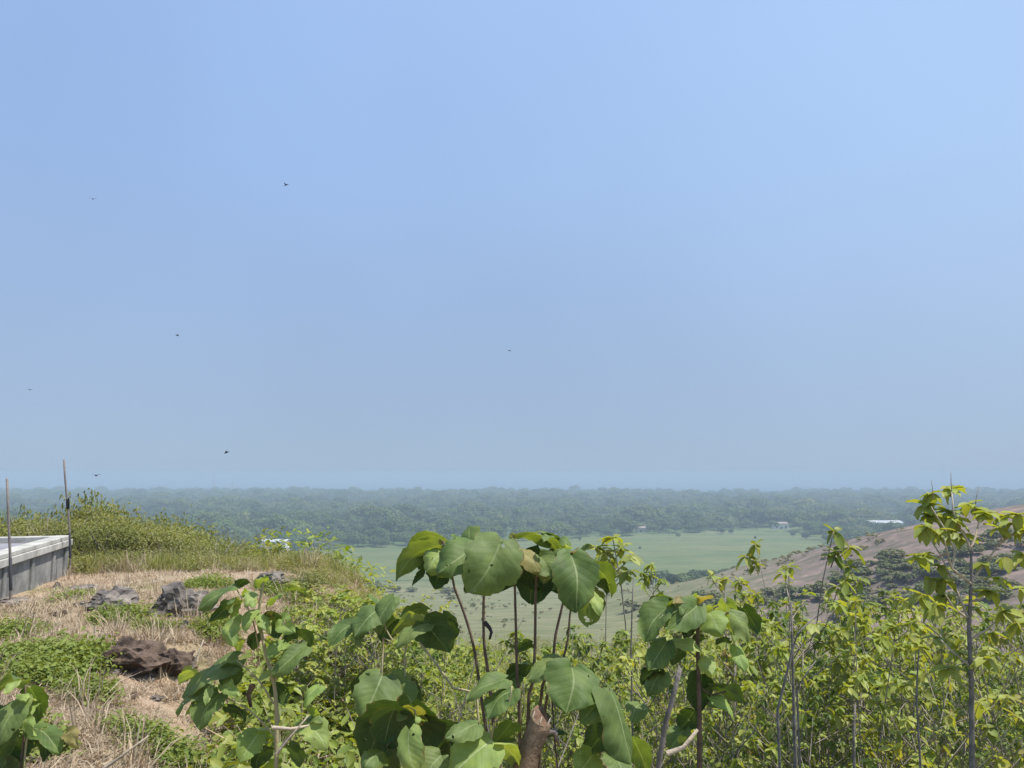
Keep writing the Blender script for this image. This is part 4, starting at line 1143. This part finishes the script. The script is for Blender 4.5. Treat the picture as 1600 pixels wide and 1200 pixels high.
def keep(fn, count, sampler):
    out = []
    while len(out) < count:
        x, y = sampler()
        if fn(x, y): out.append((x, y))
    return np.array(out)
def wedge(y0, y1, u0, u1):
    def f():
        y = math.exp(random.uniform(math.log(y0), math.log(y1))); return random.uniform(u0, u1) * y, y
    return f
off_plateau = lambda x, y: x > -2.3 + .5 * float(hnoise(x, y, 1.1, 31)) or y > 13.5
def stalk_proto(seed, h, leaf):
    r = np.random.default_rng(seed); mb = MB(); ws = []
    for q in range(3):
        b = np.array([r.normal() * .12, r.normal() * .12, -.05]); tp_ = b + np.array([r.normal() * .1, r.normal() * .1, h * r.uniform(.7, 1.1)])
        for t in np.linspace(.25, 1, 12): ws.append(whorl(r, b * (1 - t) + tp_ * t + r.normal(size=3) * .02, int(r.integers(2, 5)), leaf * r.uniform(.7, 1.2)))
    V, Fq = cat_whorls(ws)
    return mesh_obj("stalk", V, Fq, M_sap, smooth=True, link=False).data
stalks = [stalk_proto(560 + i, 1.1, .055) for i in range(4)]
def twig_proto(seed):
    r = np.random.default_rng(seed); mb = MB()
    for q in range(7):
        b = np.array([r.normal() * .1, r.normal() * .1, -.05]); d = np.array([r.normal() * .4, r.normal() * .4, 1.0]); L = r.uniform(.5, 1.1)
        m = b + d * L * .5 + r.normal(size=3) * .04; e = b + d * L
        mb.add(tube([b, m, e], [.006, .005, .002], 4))
        for z in range(3): mb.add(tube([m, m + (r.normal(size=3) * .5 + np.array([0, 0, .6])) * L * .4], [.003, .001], 3))
    return mesh_obj("twigs", mb.v, mb.f, M_twig, link=False).data
stalks += [twig_proto(570 + i) for i in range(3)]
U = keep(off_plateau, 8000, wedge(3.6, 48, -.34, .78))
kk = rng.choice(11, len(U), p=[.10, .10, .10, .145, .145, .145, .06, .06, .055, .045, .045])
kk = np.where((U[:, 1] > 8) & (U[:, 0] > -.12 * U[:, 1]) & (rng.random(len(U)) < .6), rng.integers(11, 15, len(U)), kk)
kk = np.where((U[:, 0] > -.1 * U[:, 1]) & (rng.random(len(U)) < .07), rng.integers(15, 18, len(U)), kk)
scatter("undergrowth", np.column_stack([U, terrain(U[:, 0], U[:, 1]) - .02]), kk, rng.uniform(0, 6.28, len(U)), rng.uniform(.6, 1.5, len(U)) * np.clip(U[:, 1] / 14, .85, 1.5),
        weeds + straws + stalks, "tangle of yellow green weeds and dry straw under the saplings", "undergrowth", .15)

# the bare ground on the left: straw everywhere, low green creepers in patches
on_plateau = lambda x, y: x < -1.5 + .5 * float(hnoise(x, y, 1.1, 31)) and y < 14.5 and not ((Vector((x, y, 0)) - A).dot(outw) < .12 and y < 12)
patch_px = [(80, 1040, 85, 46), (20, 995, 40, 18), (190, 966, 30, 14), (245, 985, 34, 10), (322, 916, 28, 9), (120, 1085, 40, 14), (30, 1165, 70, 22), (250, 1190, 110, 16), (340, 985, 26, 22),
            (400, 1090, 40, 40), (115, 935, 16, 6), (440, 930, 40, 18), (480, 980, 50, 40)]
patches = []
for px, py, wx, wy in patch_px:
    g = ray_ground(px, py, 2.2); g2 = ray_ground(px, py - wy, 2.2)
    patches.append((g[0], g[1], wx / F * g[1], min(max(abs(g2[1] - g[1]) * .6, .12), 1.1)))
def clear_of_rocks(x, y): return all((x - a) ** 2 + (y - b) ** 2 > w * w for a, b, w in ROCKS)
def in_patch(x, y):
    k = .5 * float(hnoise(x, y, .5, 41)) + .35 * float(hnoise(x, y, .2, 42))
    return any(((x - a) / w) ** 2 + ((y - b) / d) ** 2 < .6 + k * 1.6 for a, b, w, d in patches)
G = keep(lambda x, y: on_plateau(x, y) and in_patch(x, y) and clear_of_rocks(x, y), 1350, wedge(2.6, 14.5, -.78, -.12))
scatter("creeping_weeds", np.column_stack([G, terrain(G[:, 0], G[:, 1]) - .01]), rng.choice(5, len(G), p=[.28, .28, .28, .08, .08]), rng.uniform(0, 6.28, len(G)),
        rng.uniform(.6, 1.3, len(G)), lowgreen + [weed_proto(545 + i, 80, .36, .16, .034, M_weed) for i in range(2)], "low bright green creeping weeds in patches on the bare ground", "weeds", .12)
S_ = keep(lambda x, y: on_plateau(x, y) and clear_of_rocks(x, y) and (not in_patch(x, y) or random.random() < .25) and float(hnoise(x, y, .8, 44)) > random.uniform(-.8, .0), 7000, wedge(2.6, 14.5, -.80, -.1))
scatter("dry_straw", np.column_stack([S_, terrain(S_[:, 0], S_[:, 1]) - .01]), rng.choice(5, len(S_), p=[.325, .325, .325, .0125, .0125]), rng.uniform(0, 6.28, len(S_)),
        rng.uniform(.35, .8, len(S_)), straws, "orange and tan dry straw littering the bare ground", "straw", .15)
# ------------------------------------------------------------------ feathery shrubs behind the bare ground
def shrub_proto(seed, h, w, n, leaf):
    r = np.random.default_rng(seed)
    mb = MB(); C = []; Dd = []
    for i in range(14):
        a = r.uniform(0, 6.28); q = r.uniform(0, .12) * w; e = np.array([math.cos(a) * w * r.uniform(.15, .5), math.sin(a) * w * r.uniform(.15, .5), h * r.uniform(.6, 1.05)])
        b = np.array([math.cos(a) * q, math.sin(a) * q, -.1]); m = (b + e) / 2 + np.array([0, 0, .1 * h])
        mb.add(tube([b, m, e], [.009, .006, .002], 4))
        t = r.uniform(.18, 1, n // 14)[:, None]
        p = (1 - t) ** 2 * b + 2 * t * (1 - t) * m + t * t * e
        C.append(p + r.normal(size=p.shape) * .05 * w); Dd.append(np.repeat((e - m)[None], len(p), 0))
    B = np.concatenate(C); D = np.concatenate(Dd); D = D / np.linalg.norm(D, axis=1, keepdims=True) + r.normal(size=D.shape) * .6
    D /= np.linalg.norm(D, axis=1, keepdims=True)
    Nn = r.normal(size=D.shape) + np.array([0, 0, .8]); Nn -= D * (D * Nn).sum(1, keepdims=True); Nn /= np.linalg.norm(Nn, axis=1, keepdims=True)
    l = leaf * r.uniform(.6, 1.4, len(B))
    V, Fq = leaf_faces(B, D, Nn, l, l * .38, r.uniform(0, .4, len(B)))
    return mesh_obj("foliage", V, Fq, M_olive, smooth=True, link=False).data, mesh_obj("stems", mb.v, mb.f, M_twig, smooth=True, link=False).data
shr = [shrub_proto(600 + i, 1.0, 1.1, 1500, .038) for i in range(3)] + [bush_proto(610 + i, 1.25, .92, 3200, .026, M_olive, 14) for i in range(4)]
def outline(px): return float(np.interp(px, [-40, 30, 70, 110, 140, 165, 190, 225, 260, 300, 340, 380, 420, 455, 490, 560], [806, 803, 800, 808, 796, 786, 792, 814, 812, 818, 830, 843, 855, 870, 892, 926]))
def mesh_top(me):
    c = np.zeros(len(me.vertices) * 3, np.float32); me.vertices.foreach_get('co', c); return float(np.quantile(c[2::3], .985))
shr_top = [mesh_top(f) for f, s in shr]
def put_shrub(px, top, Y, lab, grp, w=1.0):
    P = at(px, top, Y); g = gz(P.x, Y); h = P.z - g
    if h < .25 or h > 3.6: return 0
    ki = random.randrange(len(shr)); f, s = shr[ki]; h = h / shr_top[ki]
    e = empty("feathery_shrub", (P.x, Y, g - .05)); e.rotation_euler.z = random.uniform(0, 6.28); e.scale = (w, w, h)
    for nm, me in (("foliage", f), ("stems", s)):
        o = bpy.data.objects.new(nm, me); col.objects.link(o); o.parent = e
    tag(e, lab, "shrub", grp); return 1
put_shrub(163, 785, 15.5, "tallest olive shrub on the left, right of the spliced iron rod", None, 1.3)
put_shrub(150, 790, 15.2, "olive shrub leaning left against the tallest one", None, 1.2)
put_shrub(70, 799, 16.5, "rounded olive shrub between the two iron rods behind the tank", None, 1.6)
n = 0
for i in range(200):
    px = random.uniform(-40, 560)
    Y = random.uniform(12.8, 20) if px < 440 or i % 3 else random.uniform(10.5, 13)
    tl = outline(px) + (6 + abs(random.gauss(0, 16)) if i % 2 else random.uniform(0, 22))
    if px < 120: lab, grp = "olive shrub behind the concrete tank, low or half hidden", "shrubs behind the tank"
    elif px < 300: lab, grp = "feathery olive shrub beyond the straw, right of the tank", "shrubs beyond the straw"
    else: lab, grp = "feathery olive shrub on the falling crest above the big dark rock", "shrubs on the falling crest"
    n += put_shrub(px, tl, Y, lab, grp, random.uniform(.55, 1.5))
# yellow-green ones spilling down the bank towards the middle
for i in range(46):
    px = random.uniform(455, 690); py = float(np.interp(px, [455, 560, 690], [892, 920, 965])) + abs(random.gauss(0, 40)); Y = random.uniform(6.5, 14)
    P = at(px, py, Y); h = P.z - gz(P.x, Y)
    if .4 < h < 2.6: place_sap(saps, P.x, Y, h, "yellow green bushy sapling on the bank left of the pasture view", "saplings on the bank", "bushy_sapling", wide=1.1)

# tall olive grass between and in front of those shrubs
tg = [straw_proto(580 + i, 60, .5, .55, M_olive, .0045, .95) for i in range(2)] + [weed_proto(586, 120, .5, .4, .05, M_olive)] + [straw_proto(584, 60, .5, .5, M_straw, .0045, 1.0)]
T_ = keep(lambda x, y: not ((Vector((x, y, 0)) - A).dot(outw) < .15 and y < 12.2), 1300, wedge(11.8, 17, -.72, -.17))
scatter("tall_grass", np.column_stack([T_, terrain(T_[:, 0], T_[:, 1]) - .02]), rng.choice(4, len(T_), p=[.2, .2, .42, .18]), rng.uniform(0, 6.28, len(T_)),
        rng.uniform(.35, .9, len(T_)) * np.where(T_[:, 0] < -.38 * T_[:, 1], 1.0, .75), tg, "tall olive and straw grass along the crest behind the bare ground", "grass", .1)

# thin pale saplings and tall weeds fading down the slope towards the pasture
ps = [stalk_proto(590 + i, 1.5, .10) for i in range(3)]
for me in ps: me.materials[0] = M_palescrub
Q_ = keep(lambda x, y: True, 3000, wedge(30, 150, -.32, .34))
scatter("slope_weeds", np.column_stack([Q_, terrain(Q_[:, 0], Q_[:, 1]) - .02]), rng.integers(0, 3, len(Q_)), rng.uniform(0, 6.28, len(Q_)),
        rng.uniform(.5, 1.3, len(Q_)), ps, "thin pale weeds and saplings fading down the slope to the pasture", "weeds", .08)

# ------------------------------------------------------------------ the branched young tree on the right
Yt = 5.4
tb = at(1519, 1200, Yt); root = Vector((tb.x, Yt, gz(tb.x, Yt) - .05))
yt = empty("young_tree", root)
def limb(pts, r0, r1, mat, name, dY=0.):
    P = [at(a, b, Yt + dY * i / max(len(pts) - 1, 1)) - root for i, (a, b) in enumerate(pts)]
    k = len(P)
    return MB().add(tube(P, [(r0 + (r1 - r0) * i / (k - 1)) / F * Yt for i in range(k)], 8)).build(name, mat, yt)
P = [Vector((0, 0, 0))] + [at(a, b, Yt) - root for a, b in [(1519, 1200), (1518, 1080), (1514, 980), (1516, 945), (1518, 900), (1517, 858)]]
MB().add(tube(P, [x / F * Yt for x in (4.8, 4.2, 3.6, 3.0, 2.6, 2.1, 1.7)], 9)).build("trunk", M_grey, yt)
br = [[(1517, 910), (1533, 888), (1546, 872), (1560, 850), (1568, 836)], [(1517, 912), (1500, 898), (1487, 888), (1480, 862), (1474, 838)], [(1517, 860), (1510, 842), (1497, 820), (1490, 800), (1487, 768)],
      [(1517, 858), (1524, 840), (1528, 822), (1532, 806)], [(1513, 965), (1500, 935), (1485, 900), (1470, 868), (1452, 840)], [(1488, 888), (1492, 860), (1478, 830), (1455, 792)], [(1516, 940), (1532, 936), (1548, 928)],
      [(1480, 864), (1462, 872), (1446, 868)], [(1560, 850), (1578, 838), (1594, 826)], [(1510, 965), (1490, 950), (1478, 930)], [(1515, 1000), (1540, 985), (1570, 960)], [(1516, 1040), (1490, 1020), (1470, 1000)]]
for i, b in enumerate(br): limb(b, 2.0, .9, M_wood, "branch", random.uniform(-.25, .25))
limb([(1487, 768), (1486, 752), (1486, 738)], .7, .4, M_twig, "twig"); limb([(1522, 800), (1526, 775), (1530, 760)], .8, .3, M_twig, "twig"); limb([(1458, 780), (1457, 762), (1455, 750)], .7, .3, M_twig, "twig")
tips = [(1487, 764, 7), (1455, 772, 6), (1446, 790, 6), (1452, 806, 7), (1448, 824, 7), (1470, 828, 6), (1484, 800, 6), (1492, 812, 6), (1486, 830, 7), (1505, 836, 5), (1524, 796, 6), (1540, 802, 7), (1514, 788, 3),
        (1570, 808, 6), (1584, 818, 7), (1596, 830, 6), (1590, 805, 5), (1560, 826, 4), (1444, 868, 6), (1430, 872, 3), (1466, 885, 5), (1474, 905, 5), (1476, 932, 8), (1462, 945, 5), (1548, 926, 6), (1522, 950, 5), (1570, 872, 3), (1598, 868, 5),
        (1572, 956, 6), (1590, 975, 6), (1468, 998, 5), (1552, 990, 4), (1602, 920, 4), (1500, 1020, 5), (1540, 1030, 5), (1482, 1045, 5), (1560, 905, 4), (1535, 880, 3), (1455, 905, 4), (1440, 930, 4)]
r = np.random.default_rng(77)
lproto = []
for i in range(6):
    c = r.uniform(.2, .7)
    V, Fq = leaf_faces(np.zeros((1, 3)), np.array([[1., 0, 0]]), np.array([[0, 0, 1.]]), np.array([1.]), np.array([r.uniform(.55, .78)]), np.array([c]))
    lproto.append(mesh_obj("leaf", V, Fq, M_sap, smooth=True, link=False).data)
nl = 0
for (px, py, k) in tips:
    c = at(px, py, Yt + random.uniform(-.2, .2)) - root
    k = int(k * 1.6)
    for j in range(k):
        a = j * 6.28 / k + random.uniform(-.3, .3); el = random.uniform(-.9, .6)
        d = Vector((math.cos(a) * math.cos(el), math.sin(a) * math.cos(el), math.sin(el)))
        up = (Vector((random.uniform(-.3, .3), random.uniform(-.3, .3), 1))); zax = (up - d * up.dot(d)).normalized(); yax = zax.cross(d)
        L = random.uniform(.065, .125)
        o = bpy.data.objects.new("leaf", random.choice(lproto)); col.objects.link(o); o.parent = yt
        o.matrix_local = Matrix.Translation(c) @ Matrix((d, yax, zax)).transposed().to_4x4() @ Matrix.Scale(L, 4)
        nl += 1
tag(yt, "branched young tree with pale limbs and drooping leaf tufts at right", "tree")

# crooked bare twigs poking out of the thicket
for pts, Y, rp, lab in [([(1215, 1110), (1240, 1010), (1246, 990), (1275, 962)], 5.8, 2.6, "crooked grey branch rising in the right thicket, forked to the right"),
                        ([(1243, 1200), (1240, 1090), (1238, 1010), (1236, 940)], 5.9, 3.4, "straight grey stem in the right thicket below the lone tuft sapling"),
                        ([(1245, 1075), (1262, 1050), (1275, 1032)], 5.7, 2.0, "short pale twig beside the straight grey stem"),
                        ([(1335, 1210), (1334, 1160), (1336, 1100)], 5.0, 3.2, "dark upright stem low in the right thicket"),
                        ([(1432, 1090), (1434, 1040), (1436, 1015)], 5.4, 2.0, "pale upright twig left of the young tree's trunk"),
                        ([(986, 1010), (988, 940), (990, 900)], 7.0, 1.6, "thin grey upright stem right of the tallest plant")]:
    Pp = [at(a, b, Y) for a, b in pts]
    base = Vector((Pp[0].x, Y, min(gz(Pp[0].x, Y), Pp[0].z) - .05))
    q = [base] + Pp
    o = MB().add(tube([p_ - base for p_ in q], [rp / F * Y * (1 - .6 * i / (len(q) - 1)) for i in range(len(q))], 7)).build("bare_branch", M_grey)
    o.location = base; tag(o, lab, "branch")

# ------------------------------------------------------------------ birds
M_bird = plain_mat("dark_feathers", (.012, .013, .016), (.03, .03, .035), 6, .7)
def bird(px, py, Y, span, roll, head, flap, label):
    """small swallow-like bird: body with head, beak and forked tail, and two bent wings"""
    e = empty("bird", at(px, py, Y)); e.rotation_euler = (roll, 0, head)
    L = span * .5
    prof = [(-.5, .02), (-.38, .10), (-.15, .17), (.1, .18), (.28, .12), (.36, .11), (.46, .09), (.52, .03), (.58, .008)]
    body = MB().add(tube([(0, a * L, .02 * L * math.cos(a * 3)) for a, _ in prof], [b * L for _, b in prof], 8)).build("body", M_bird, e)
    tv = []
    for s in (-1, 1): tv += [(s * .02 * L, -.45 * L, 0), (s * .10 * L, -.5 * L, .005), (s * .22 * L, -.95 * L, .0), (s * .06 * L, -.62 * L, 0)]
    tv += [(a, b, c - .012 * L) for a, b, c in tv]
    mesh_obj("tail", tv, [(0, 1, 2, 3), (4, 5, 6, 7), (8, 11, 10, 9), (12, 15, 14, 13)], M_bird, e)
    for s in (-1, 1):
        st = [(0.05, .22, -.12, 0), (.30, .24, -.10, math.sin(flap) * .30), (.62, .12, -.14, math.sin(flap) * .5), (1.0, -.22, -.26, math.sin(flap) * .55)]
        V = []
        for (x, f, b, z) in st: V += [(s * x * L, f * L, z * L), (s * x * L, b * L, z * L - .01 * L), (s * x * L, (f + b) / 2 * L, z * L + .03 * L)]
        Fc = []
        for i in range(3):
            a = i * 3
            Fc += [(a, a + 3, a + 5, a + 2), (a + 2, a + 5, a + 4, a + 1), (a + 1, a + 4, a + 3, a)]
        mesh_obj("wing", V, Fc, M_bird, e, True)
    return tag(e, label, "bird", "birds in the sky")
for a in [(145, 311, 30, .29, .3, .6, .5, "bird high in the left sky, second highest of all"),
          (447, 289, 30, .29, -.2, 1.2, .6, "highest bird, in the sky over the pale leafed plant"),
          (277, 524, 34, .27, .2, 2.2, .4, "bird in the middle of the left sky, between the high and low ones"),
          (796, 548, 40, .27, .1, 1.5, .1, "faint lone bird near the centre of the sky"),
          (47, 609, 38, .29, .3, .4, .5, "bird nearest the left edge of the sky"),
          (354, 707, 26, .29, -.4, 2.0, .7, "dark bird low over the far wood, right of the spliced rod"),
          (150, 743, 26, .29, .2, .9, .5, "lowest bird, right at the horizon beside the spliced rod")]:
    bird(*a)
